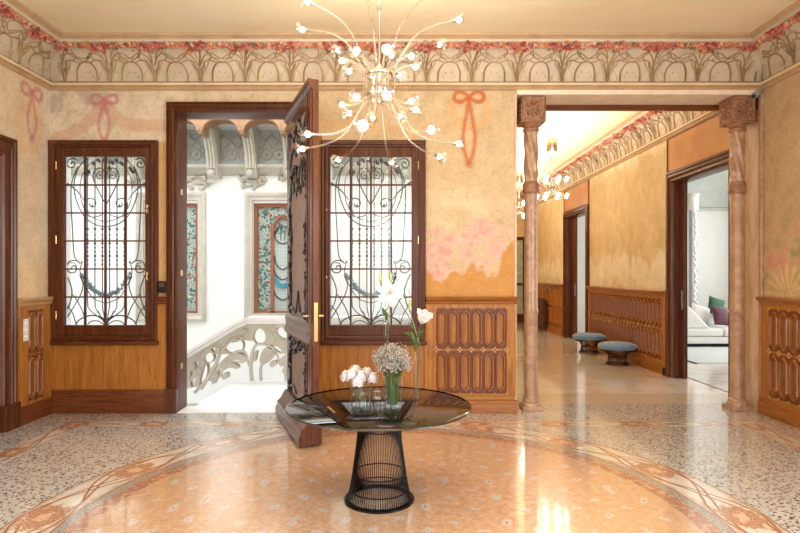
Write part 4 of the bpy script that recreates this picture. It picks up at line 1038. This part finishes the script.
# carved balustrade (Y=8.6): level part to the right, falling part to the left
def balustrade():
    t = thing('stone_balustrade', 'carved pale stone stair balustrade with openwork whiplash curves beyond the doorway', 'balustrade', (-2.4, YS, 0))
    O = Vector((-2.4, YS, 0))
    xk = P(246, 0, YS)[0]
    sl = .60
    def top(x): return 1.0 if x > xk else 1.0-(xk-x)*sl
    Pp = lambda a, b: (P(a, b, YS)[0], P(a, b, YS)[2])
    crv = bpy.data.curves.new('openwork', 'CURVE'); crv.dimensions = '2D'; crv.fill_mode = 'BOTH'; crv.extrude = .045; crv.bevel_depth = .012; crv.bevel_resolution = 1
    def spl(pts, n=7):
        q = smooth_path([Vector((a,b,0)) for a,b in pts], n, True)
        s = crv.splines.new('POLY'); s.points.add(len(q)-1); s.use_cyclic_u = True
        for i, v in enumerate(q): s.points[i].co = (v.x, v.y, 0, 1)
    def poly(pts):
        s = crv.splines.new('POLY'); s.points.add(len(pts)-1); s.use_cyclic_u = True
        for i, v in enumerate(pts): s.points[i].co = (v[0], v[1], 0, 1)
    xa, xb = -4.6, .9
    h0 = .93
    poly([(xa, top(xa)-1.35), (xk-.18, -.12), (xk+.1, .0), (xb, .0), (xb, h0), (xk, h0), (xa, top(xa)-.07)])
    # holes traced from one bay, in metres relative to the bay, repeated to the right
    holes = [
        [(255,324),(262,330),(266,338),(262,341),(255,337),(253,330)],
        [(272,333),(280,340),(284,348),(281,352),(271,352),(268,345)][:0] or [(263,335),(270,341),(266,343)][:0],
    ]
    def hp(pts, dx=0):
        ca = sum(p[0] for p in pts)/len(pts); cb = sum(p[1] for p in pts)/len(pts)
        spl([(Pp(ca+(a-ca)*1.25, cb+(b-cb)*1.25)[0]+dx, Pp(ca+(a-ca)*1.25, cb+(b-cb)*1.25)[1]) for a, b in pts])
    bay = [
        [(260.5,329),(265,333),(265,340),(259,343),(255,338),(256,332)],
        [(282,327.5),(286.5,332),(286,338),(280,336),(277.5,331)],
        [(266,349),(272,351),(274,354),(268,361),(263,362),(262,357)],
        [(254,353),(257,352),(256,359),(253.5,360.5),(253,357)],
        [(272,345),(278,346),(282,350),(280,352),(275,349)],
        [(282,358),(285,358),(285,363),(282,365),(280,362)],
        [(272,361.5),(276,361),(276,364),(273,366),(271,364)],
    ]
    for k in range(7):
        for h in bay:
            hp(h, k*.53+0.0)
    for h in ([(227,345),(236,340),(242,343),(241,350),(233,352),(228,350)],
              [(229,358),(238,354),(244,356),(245,361),(237,359),(231,361)],
              [(224,366),(231,363),(237,365),(237,368),(230,367),(226,369)],
              [(233,340.5),(240,336.5),(241,339),(236,341)],
              [(207,354.5),(212,353),(214,357),(212,361),(207,362),(205,358)],
              [(212,347.5),(217,345),(219,349),(215,352)],
              [(214,372),(217,367),(218,375),(215,382),(213,379)],
              [(205,366),(208,368),(207,377),(203,384),(201,380)],
              [(192,372),(196,375),(195,384),(192,384)],
              [(224,374),(228,373),(228,377),(224,378)],
              [(196,362),(200,361),(200,366),(197,367)]): hp(h)
    ob = bpy.data.objects.new('tmp', crv); COL.objects.link(ob)
    ob.rotation_euler = (PI/2, 0, 0); ob.location = (0, YS, 0)
    bpy.context.view_layer.update()
    dg = bpy.context.evaluated_depsgraph_get(); me = bpy.data.meshes.new_from_object(ob.evaluated_get(dg)); me.transform(ob.matrix_world); me.name = 'openwork_panel'
    me.transform(Matrix.Translation(-O))
    bpy.data.objects.remove(ob); me.materials.clear(); me.materials.append(M['stone'])
    p = bpy.data.objects.new('openwork_panel', me); COL.objects.link(p); p.parent = t
    m = MB()
    pr = [(xa, top(xa)), (xk-.12, top(xk-.12)), (xk+.05, 1.0), (xb, 1.0)]
    for (a, za), (b, zb) in zip(pr[:-1], pr[1:]):
        for (z0, z1, w) in ((-.075,-.03,.10),(-.025,.03,.14)):
            m.add([(a,YS-w,za+z0),(b,YS-w,zb+z0),(b,YS-w,zb+z1),(a,YS-w,za+z1),(a,YS+w,za+z0),(b,YS+w,zb+z0),(b,YS+w,zb+z1),(a,YS+w,za+z1)], [(0,1,2,3),(7,6,5,4),(3,2,6,7),(0,4,5,1),(0,3,7,4),(1,5,6,2)])
    m.v = [tuple(Vector(v)-O) for v in m.v]; m.build('handrail', M['white'], t)
    m = MB()
    def vine(pts, r=.022, r1=.012, dx=0):
        m.tube(smooth_path([Vector((P(a,b,YS)[0]+dx, YS-.055, P(a,b,YS)[2]))-O for a, b in pts], 6), r, 7, 0, r1)
    for k in range(7):
        vine([(253,380),(252,362),(256,346),(266,344),(276,350),(280,362)], .03, .014, k*.53)
        vine([(262,380),(262,366),(270,356),(276,340),(272,326)], .026, .014, k*.53)
        vine([(284,372),(290,350),(288,342),(276,338),(266,326)], .022, .012, k*.53)
    vine([(202,388),(215,368),(222,352),(234,338),(244,336)], .034, .016); vine([(212,380),(222,364),(236,352),(246,352),(250,366)], .032, .015)
    vine([(192,380),(200,366),(204,352),(216,346),(222,344)], .026, .014); vine([(196,392),(208,378),(214,366)], .026, .014); vine([(221,376),(228,362),(244,362)], .022, .012)
    for a, b in ((243,338),(219,349),(274,328),(246,330),(201,370)): m.ico(Vector((P(a,b,YS)[0], YS-.05, P(a,b,YS)[2]))-O, .045, 0, 1)
    m.build('carved_tendrils', M['stone'], t, smooth='all')
balustrade()
r = sempty('trim_22')
for i in range(9): MB().wbox(-2.6-.3*(i+1), -2.6-.3*i, YB+.28, YS-.06, -.17*(i+1)-.2, -.17*(i+1)).build('stair_tread', M['landing'], r)

# ------------------------------------------------------------------ chandeliers
def chandelier(name, label, cat, loc, ztop, R_long, R_short, dz_long, dz_short, a_long, a_short, nlong=8, nshort=8, k=1.0, ups=1.0, long_mul=1.0, cano=.075, canh=.12, cup_r=.050, br=.021):
    t = thing(name, label, cat, loc)
    hub = MB()
    hub.lathe([(.025,-.11),(.09*k,-.10),(.10*k,-.085),(.10*k,.085),(.09*k,.10),(.025,.11)], k=24).build('hub', M['lampglass'], t, smooth=True)
    m = MB(); 
    for z in (-.075, .075): m.tube([(.105*k*math.cos(2*PI*i/24), .105*k*math.sin(2*PI*i/24), z) for i in range(24)], .008, 6, closed=True)
    m.lathe([(.02,-.13),(.03,-.12),(.02,-.1),(.02,.11),(.028,.12),(.012,.16)], k=12)
    m.build('hub_rings', M['chrome'], t, smooth=True)
    MB().lathe([(.009,.1),(.009,.55),(.014,.56),(.014,.62),(.009,.63),(.009,ztop-.02)], k=10).build('stem', M['chrome'], t, smooth=True)
    MB().lathe([(.001,ztop),(cano,ztop-.002),(cano,ztop-canh+.02),(cano-.01,ztop-canh),(.001,ztop-canh-.005)], k=24).build('canopy', M['chrome'], t, smooth=True)
    for up in (1, -1):
        for (R, dz, a0, n, Lg) in ((R_long, dz_long, a_long, nlong, True), (R_short, dz_short, a_short, nshort, False)):
            for i in range(n):
                a = math.radians(a0)+2*PI*i/n
                dx, dy = math.sin(a), -math.cos(a)
                rh = (.115 if Lg else .085)*k
                tipd = Vector((dx, dy, (.12*up if Lg else -.1*up))).normalized()
                pts = [(rh, -.03*up), (rh, .10*up), (rh+.012, .5*(dz*.6)*up if Lg else dz*.55*up), (rh+(R-rh)*.30, dz*.74*up), (rh+(R-rh)*.62, dz*.93*up), (R, dz*up)]
                q = smooth_path([Vector((r_*dx, r_*dy, z_)) for r_, z_ in pts], 6)
                arm = MB().tube(q, .0092*k, 8).build('lamp_arm', M['armm'], t, smooth='all')
                p = q[-1]
                MB().lathe([(.012,-.02),(.013,.0),(.012,.012)], p, 10, axis=tipd).build('socket', M['chrome'], arm, smooth=True)
                c = MB(); c.lathe([(.013,.0),(.017,.012),(.022,.026),(.030,.045),(cup_r,.062),(cup_r*1.05,.064)], p, 18, cap=False, axis=tipd)
                c.build('glass_cup', M['lampglass'], arm, smooth='all')
                MB().ico(p+tipd*.028, br, 0, 1).build('bulb', M['bulb'] if k == 1.0 else M['bulb2'], arm, smooth='all')
    return t
tm = NT('clear_acrylic_arm'); gl = tm.new('ShaderNodeBsdfGlossy'); gl.inputs[0].default_value = (.8,.74,.70,1); gl.inputs['Roughness'].default_value = .3
tr = tm.new('ShaderNodeBsdfTransparent'); tr.inputs[0].default_value = (.98,.93,.86,1)
mx = tm.new('ShaderNodeMixShader'); mx.inputs[0].default_value = .22
tm.t.links.new(tr.outputs[0], mx.inputs[1]); tm.t.links.new(gl.outputs[0], mx.inputs[2]); tm.t.links.new(mx.outputs[0], tm.out.inputs[0]); M['armm'] = tm.m
chandelier('chandelier', 'large sprawling clear-armed chandelier hanging over the round table', 'chandelier', (-.155, 4.15, 3.09), ZC-3.09, .565, .25, .45, .165, -8, 13)
ch2 = chandelier('chandelier', 'small ceiling chandelier with globe bulbs in the hall, the nearer one', 'chandelier', (3.14, 11.5, 3.47), ZC-3.47, .29, .13, .17, .17, 10, 30, 8, 4, .8, cano=.11, canh=.26, br=.034, cup_r=.055)
dup(ch2, (3.30, 15.4, 3.47), 'small chandelier at the far end of the hall, glimpsed left of the near column')

# ------------------------------------------------------------------ table
TX, TY, TZ = -.155, 4.16, .707
t = thing('round_table', 'round smoked glass table on a flared black wire pedestal', 'table', (TX, TY, 0))
MB().lathe([(.001,TZ-.012),(.678,TZ-.012),(.686,TZ-.006),(.678,TZ),(.001,TZ)], k=96).build('glass_top', M['smoke'], t, smooth=True)
MB().lathe([(.679,TZ-.0125),(.688,TZ-.009),(.688,TZ-.003),(.679,TZ+.0005)], k=96, cap=False).build('top_edge', M['smoke_edge'], t, smooth='all')
m = MB(); N = 84
pf = [(.240,.012),(.225,.06),(.205,.16),(.188,.28),(.172,.40),(.162,.50),(.163,.56),(.185,.62),(.235,.665),(.30,.688)]
for k in range(N):
    a = 2*PI*k/N; q = smooth_path([Vector((math.cos(a)*r_, math.sin(a)*r_, z)) for r_, z in pf], 3); m.tube(q, .0036, 4)
for k in range(N//2):
    a = 2*PI*(k+.5)/(N//2); m.tube([(math.cos(a)*r_, math.sin(a)*r_, z) for r_, z in ((.163,.50),(.13,.58),(.11,.64),(.10,.69))], .004, 4)
m.build('rod_cage', M['black'], t, smooth=True)
m = MB(); m.lathe([(.222,0),(.262,0),(.262,.012),(.255,.018),(.228,.018),(.222,.012)], k=64, cap=False); m.build('base_ring', M['black'], t, smooth=True)
m = MB()
for rr, z in ((.216,.085),(.196,.20),(.16,.53),(.28,.684),(.10,.685)): m.tube([(rr*math.cos(2*PI*i/64), rr*math.sin(2*PI*i/64), z) for i in range(64)], .005, 6, closed=True)
m.build('hoops', M['black'], t, smooth=True)

# vases
def onT(px, py): # point on the table top seen at the pixel
    Y = (H-TZ)*F/(py-HY); return Vector(((px-CX)*Y/F, Y, TZ+.001))
def vase(label, loc, R, h, name='glass_vase', flare=0.0, base=.012, water=.5):
    t = thing(name, label, 'vase', loc)
    n = 8; pr = [(R*(.96 if i == 0 else 1)+flare*(i/n)**2, .001+h*i/n) for i in range(n+1)]
    MB().lathe([(.001,0.0),(R*.96,0)]+pr+[(R-.004+flare, h)]+[(R-.005+flare*(i/n)**2, base+(h-base)*i/n) for i in range(n, -1, -1)]+[(.001,base)], k=28, cap=False).build('vase_body', M['vase'], t, smooth=True)
    if water: MB().lathe([(R-.007, base+.001),(R-.007, h*water)], k=24).build('water', M['waterm'], t, smooth=True)
    return t
M['waterm'] = thin_glass('vase_water', (.96,.98,.97), .0)
pA = onT(361,405.5); pB = onT(393,407.5); pC = onT(386.5,402); pD = onT(416,399); pE = onT(378,401)
vase('squat clear glass vase holding the pale pink pompom flowers', pA, .075, .165)
vase('wide clear glass vase in the middle, full of dry sprig stems', pB, .066, .235, flare=.014)
vase('very tall thin glass tube vase with the open white lily', pC+Vector((-.01,.14,0)), .018, .62, name='bud_vase')
vase('slim clear glass vase at the right, holding the half open pink lily', pD, .026, .37, name='bud_vase', flare=.008)
vase('small clear glass tumbler between the pompom and sprig vases', pE+Vector((-.01,.07,0)), .036, .12, name='glass_tumbler')
def pom(loc, foot, label, r=.042):
    t = thing('pompom_flower', label, 'flower', loc, 'pale pink pompom flowers in the squat vase')
    m = MB(); K = 70; rs = random.Random(hash(label) % 1000 if False else int(loc[0]*1000))
    for k in range(K):
        ph = math.acos(1-1.75*(k+.5)/K); th = k*2.39996
        d = Vector((math.sin(ph)*math.cos(th), math.sin(ph)*math.sin(th), math.cos(ph)))
        e = d.cross(Vector((0,0,1))); e = e.normalized() if e.length > .01 else Vector((1,0,0)); g = d.cross(e)
        rr = r*rs.uniform(.9,1.08); w = r*.24
        m.add([d*rr*.5, d*rr*.85+e*w, d*rr*1.05+e*w*.5+g*w*.3, d*rr*1.05-e*w*.5+g*w*.3, d*rr*.85-e*w], [(0,1,2),(0,2,3),(0,3,4)])
    m.ico((0,0,0), r*.75); m.build('petals', M['pom'], t)
    f = Vector(foot)-Vector(loc)
    m = MB(); m.tube([(0,0,-r*.6), Vector((0,0,-.05))+f*.15, f], .003, 5); m.build('stem', M['leafg'], t)
random.seed(2)
names = ['leftmost', 'second from the left', 'topmost', 'central', 'lowest front', 'rightmost', 'rear']
for i, (dx, dy, dz) in enumerate(((-.11,-.0,.215),(-.065,-.04,.235),(-.045,.03,.25),(.0,-.03,.222),(-.02,-.075,.19),(.085,-.0,.205),(.04,.03,.232))):
    a = i*.9
    pom(pA+Vector((dx,dy,dz)), pA+Vector((math.cos(a)*.04, math.sin(a)*.04, .02)), 'pale pink pompom flower, %s of the bunch in the squat vase' % names[i], .046)
# dry sprigs
t = thing('sprig_bouquet', 'dense dome of tiny dry beige sprigs standing in the middle vase', 'bouquet', pB)
m = MB(); st_ = MB(); random.seed(11)
Ctr = Vector((-.005,.0,.345))
for i in range(110):
    ph = math.acos(1-1.55*random.random()); th = random.random()*2*PI
    d = Vector((math.sin(ph)*math.cos(th)*1.18, math.sin(ph)*math.sin(th)*1.1, math.cos(ph)))
    e = Ctr+d*random.uniform(.06,.105)
    foot = Vector((math.cos(th)*.035*random.random(), math.sin(th)*.035*random.random(), .02))
    neck = Vector((math.cos(th)*.05, math.sin(th)*.05, .22)); 
    st_.tube([foot, neck, e], .0016, 4)
    for k in range(9):
        q = e+Vector([random.gauss(0,.016) for _ in range(3)]); m.ico(q, random.uniform(.0035,.007))
for i in range(1500):
    ph = math.acos(1-1.6*random.random()); th = random.random()*2*PI
    d = Vector((math.sin(ph)*math.cos(th)*1.18, math.sin(ph)*math.sin(th)*1.1, math.cos(ph)*1.0))
    m.ico(Ctr+d*(random.uniform(.075,.118)+.02*math.sin(th*3+ph*4)), random.uniform(.0025,.0055))
a = m.build('sprig_heads', M['sprig'], t, smooth=True, kind='stuff'); st_.build('sprig_stems', M['leafg'], t, kind='stuff')
def lily(loc, foot, label, facing, buds, s=1.0, openn=1.0, leaves=()):
    t = thing('lily', label, 'flower', loc)
    L = Vector(loc); f = Vector(foot)-L
    m = MB(); fc = Vector(facing).normalized()
    m.tube(smooth_path([Vector((0,0,0))-fc*.005, -fc*.05*s+Vector((0,0,-.03)), f*.35+Vector((0,0,0)), f], 6), .0035, 6); m.build('stem', M['leafg'], t, smooth=True)
    e = fc.cross(Vector((0,0,1))).normalized(); g = e.cross(fc)
    for k in range(6):
        a = 2*PI*k/6+.3; d = e*math.cos(a)+g*math.sin(a); sd = e*-math.sin(a)+g*math.cos(a)
        Lp = .105*s; w = (.030 if k % 2 else .022)*s
        m = MB(); vs = []; n = 8
        for i in range(n+1):
            u = i/n; out = openn*Lp*(u**1.5)*.92; fw = Lp*(.75*u-.45*openn*u**3)
            ww = w*math.sin(PI*min(1,u*.93+.06))**.8
            c = d*(out+.004)+fc*fw
            vs += [c-sd*ww+fc*.006*s, c-fc*.003, c+sd*ww+fc*.006*s]
        fs = []
        for i in range(n): b = i*3; fs += [(b,b+1,b+4,b+3),(b+1,b+2,b+5,b+4)]
        m.add(vs, fs); o = m.build('petal', M['petal'], t, smooth='all'); md = o.modifiers.new('s','SOLIDIFY'); md.thickness = .0015
    m = MB()
    for k in range(6):
        a = 2*PI*k/6; d = e*math.cos(a)+g*math.sin(a); q = d*.022*s+fc*.065*s; m.tube([fc*.01, d*.010*s+fc*.04*s, q], .0012, 4); m.tube([q-d*.006, q+d*.006], .003, 5)
    m.build('stamens', M['stamen'], t)
    for b in buds:
        m = MB(); b0 = Vector(b)-L; 
        m.lathe([(.001,0),(.008,.012),(.013,.04),(.011,.07),(.004,.092),(.001,.095)], b0, 10, axis=Vector((random.uniform(-.15,.15),0,1))); m.tube([f*.3, b0*.5+f*.1+Vector((0,0,-.02)), b0], .0025, 5)
        m.build('bud', M['bud'], t, smooth='all')
    for (q0, dr, ln, w) in leaves:
        q0 = Vector(q0)-L; dr = Vector(dr).normalized(); sd = dr.cross(Vector((0,1,0.15))).normalized(); n = 7; vs = []
        for i in range(n+1):
            u = i/n; c = q0+dr*ln*u+Vector((0,-.0,-.25*ln*u*u)); ww = w*math.sin(PI*min(1,u*.95+.03)); vs += [c-sd*ww, c+Vector((0,.003,0)), c+sd*ww]
        fs = []
        for i in range(n): b = i*3; fs += [(b,b+1,b+4,b+3),(b+1,b+2,b+5,b+4)]
        m = MB(); m.add(vs, fs); o = m.build('leaf', M['leafg'], t, smooth='all'); md = o.modifiers.new('s','SOLIDIFY'); md.thickness = .0012
Yc = pC.y+.14
lily(P(390,293,Yc-.03), pC+Vector((-.01,.14,.05)), 'open white lily with buds, standing in the tall thin tube vase', (-.15,-1,.15), [P(380.5,284,Yc), P(391.5,283,Yc+.03)], 1.2, 1.0,
     [(P(386,318,Yc), (-.25,-.2,1), .12, .016), (P(386,322,Yc), (.1,-.3,.9), .11, .014), (P(388,296,Yc), (1,-.2,.5), .09, .009)])
Yd = pD.y
lily(P(421,324,Yd-.01), pD+Vector((0,0,.04)), 'half open pale pink lily leaning right in the slim vase', (.35,-.35,1), [P(409,310,Yd)], 1.6, .45,
     [(P(415,345,Yd), (-.25,-.1,1), .16, .014), (P(414,338,Yd), (-.9,-.1,.8), .11, .011), (P(417,342,Yd), (.25,-.3,1), .12, .015), (P(415,352,Yd), (.05,-.3,1), .15, .016), (P(417,334,Yd), (.9,-.2,.6), .08, .01), (P(414,330,Yd), (-.5,.2,1), .1, .01)])

# ------------------------------------------------------------------ light
def area(name, loc, rot, sx, sy, power, col=(1,1,1), spread=PI):
    l = bpy.data.lights.new(name, 'AREA'); l.shape = 'RECTANGLE'; l.size = sx; l.size_y = sy; l.energy = power; l.color = col; l.spread = spread
    o = bpy.data.objects.new(name, l); COL.objects.link(o); o.location = loc; o.rotation_euler = rot; return o
area('daylight_rear_left', (-2.4, YR+.02, 2.0), (-PI/2,0,PI), 1.6, 3.2, 70, (.95,.97,1))
area('daylight_rear_centre', (0, YR+.02, 2.0), (-PI/2,0,PI), 1.8, 3.2, 70, (1,.97,.93))
area('daylight_rear_right', (2.4, YR+.02, 2.0), (-PI/2,0,PI), 1.6, 3.2, 70, (.95,.97,1))
area('daylight_left', (XL+.03, .65, 2.2), (0,-PI/2,0), 2.8, 2.5, 190, (.93,.96,1))
area('daylight_right', (XR-.03, .65, 2.2), (0,PI/2,0), 2.8, 2.5, 420, (.93,.96,1))
area('skylight', (-3.0, 8.9, 6.4), (0,0,0), 7.5, 3.4, 520, (.96,.98,1))
area('stairwell_day', (-8.8, 9.0, 3.0), (0,-PI/2,0), 5, 3.2, 100, (.96,.98,1))
area('living_daylight', (9.4, 10.8, 2.4), (0,PI/2,0), 3.2, 7, 300, (.95,.98,1))
def point(name, loc, e, col, r=.15):
    l = bpy.data.lights.new(name, 'POINT'); l.energy = e; l.color = col; l.shadow_soft_size = r; l.specular_factor = 0.0
    o = bpy.data.objects.new(name, l); COL.objects.link(o); o.location = loc
area('hall_fill_uplight', (3.0, 11.2, 3.78), (PI,0,0), 1.6, 6.5, 140, (1,.92,.80))  # added unseen upward fill, bounced off the hall ceiling; bulbs alone are too weak
area('hall_far_fill_uplight', (3.0, 16.5, 3.78), (PI,0,0), 1.4, 3.5, 120, (1,.92,.80))  # second added upward fill, over the far part of the hall
area('room_fill_uplight', (-.155, 4.15, 3.78), (PI,0,0), 1.7, 1.7, 95, (1,.90,.76))  # added fill panel facing the ceiling, since the chandelier bulbs leave the room dim
point('room_fill_point', (-.155, 4.15, 2.45), 16, (1,.90,.78), .3)  # added soft fill point, unseen, below the chandelier
w = bpy.data.worlds.new('sky'); w.use_nodes = True; scn.world = w
w.node_tree.nodes['Background'].inputs[0].default_value = (.86,.93,1,1); w.node_tree.nodes['Background'].inputs[1].default_value = 1.3

cam = bpy.data.cameras.new('camera'); co = bpy.data.objects.new('camera', cam); COL.objects.link(co)
cam.sensor_width = 36; cam.lens = F/800*36; co.location = (0,0,H); co.rotation_euler = (PI/2,0,0); cam.shift_y = (HY-266.5)/800; cam.shift_x = 0
scn.camera = co
scn.view_settings.view_transform = 'Standard'; scn.view_settings.look = 'None'; scn.view_settings.exposure = -0.27; scn.view_settings.gamma = 1
scn.cycles.max_bounces = 8; scn.cycles.diffuse_bounces = 4; scn.cycles.transparent_max_bounces = 24; scn.cycles.caustics_reflective = False; scn.cycles.caustics_refractive = False
scn.cycles.sample_clamp_indirect = 6
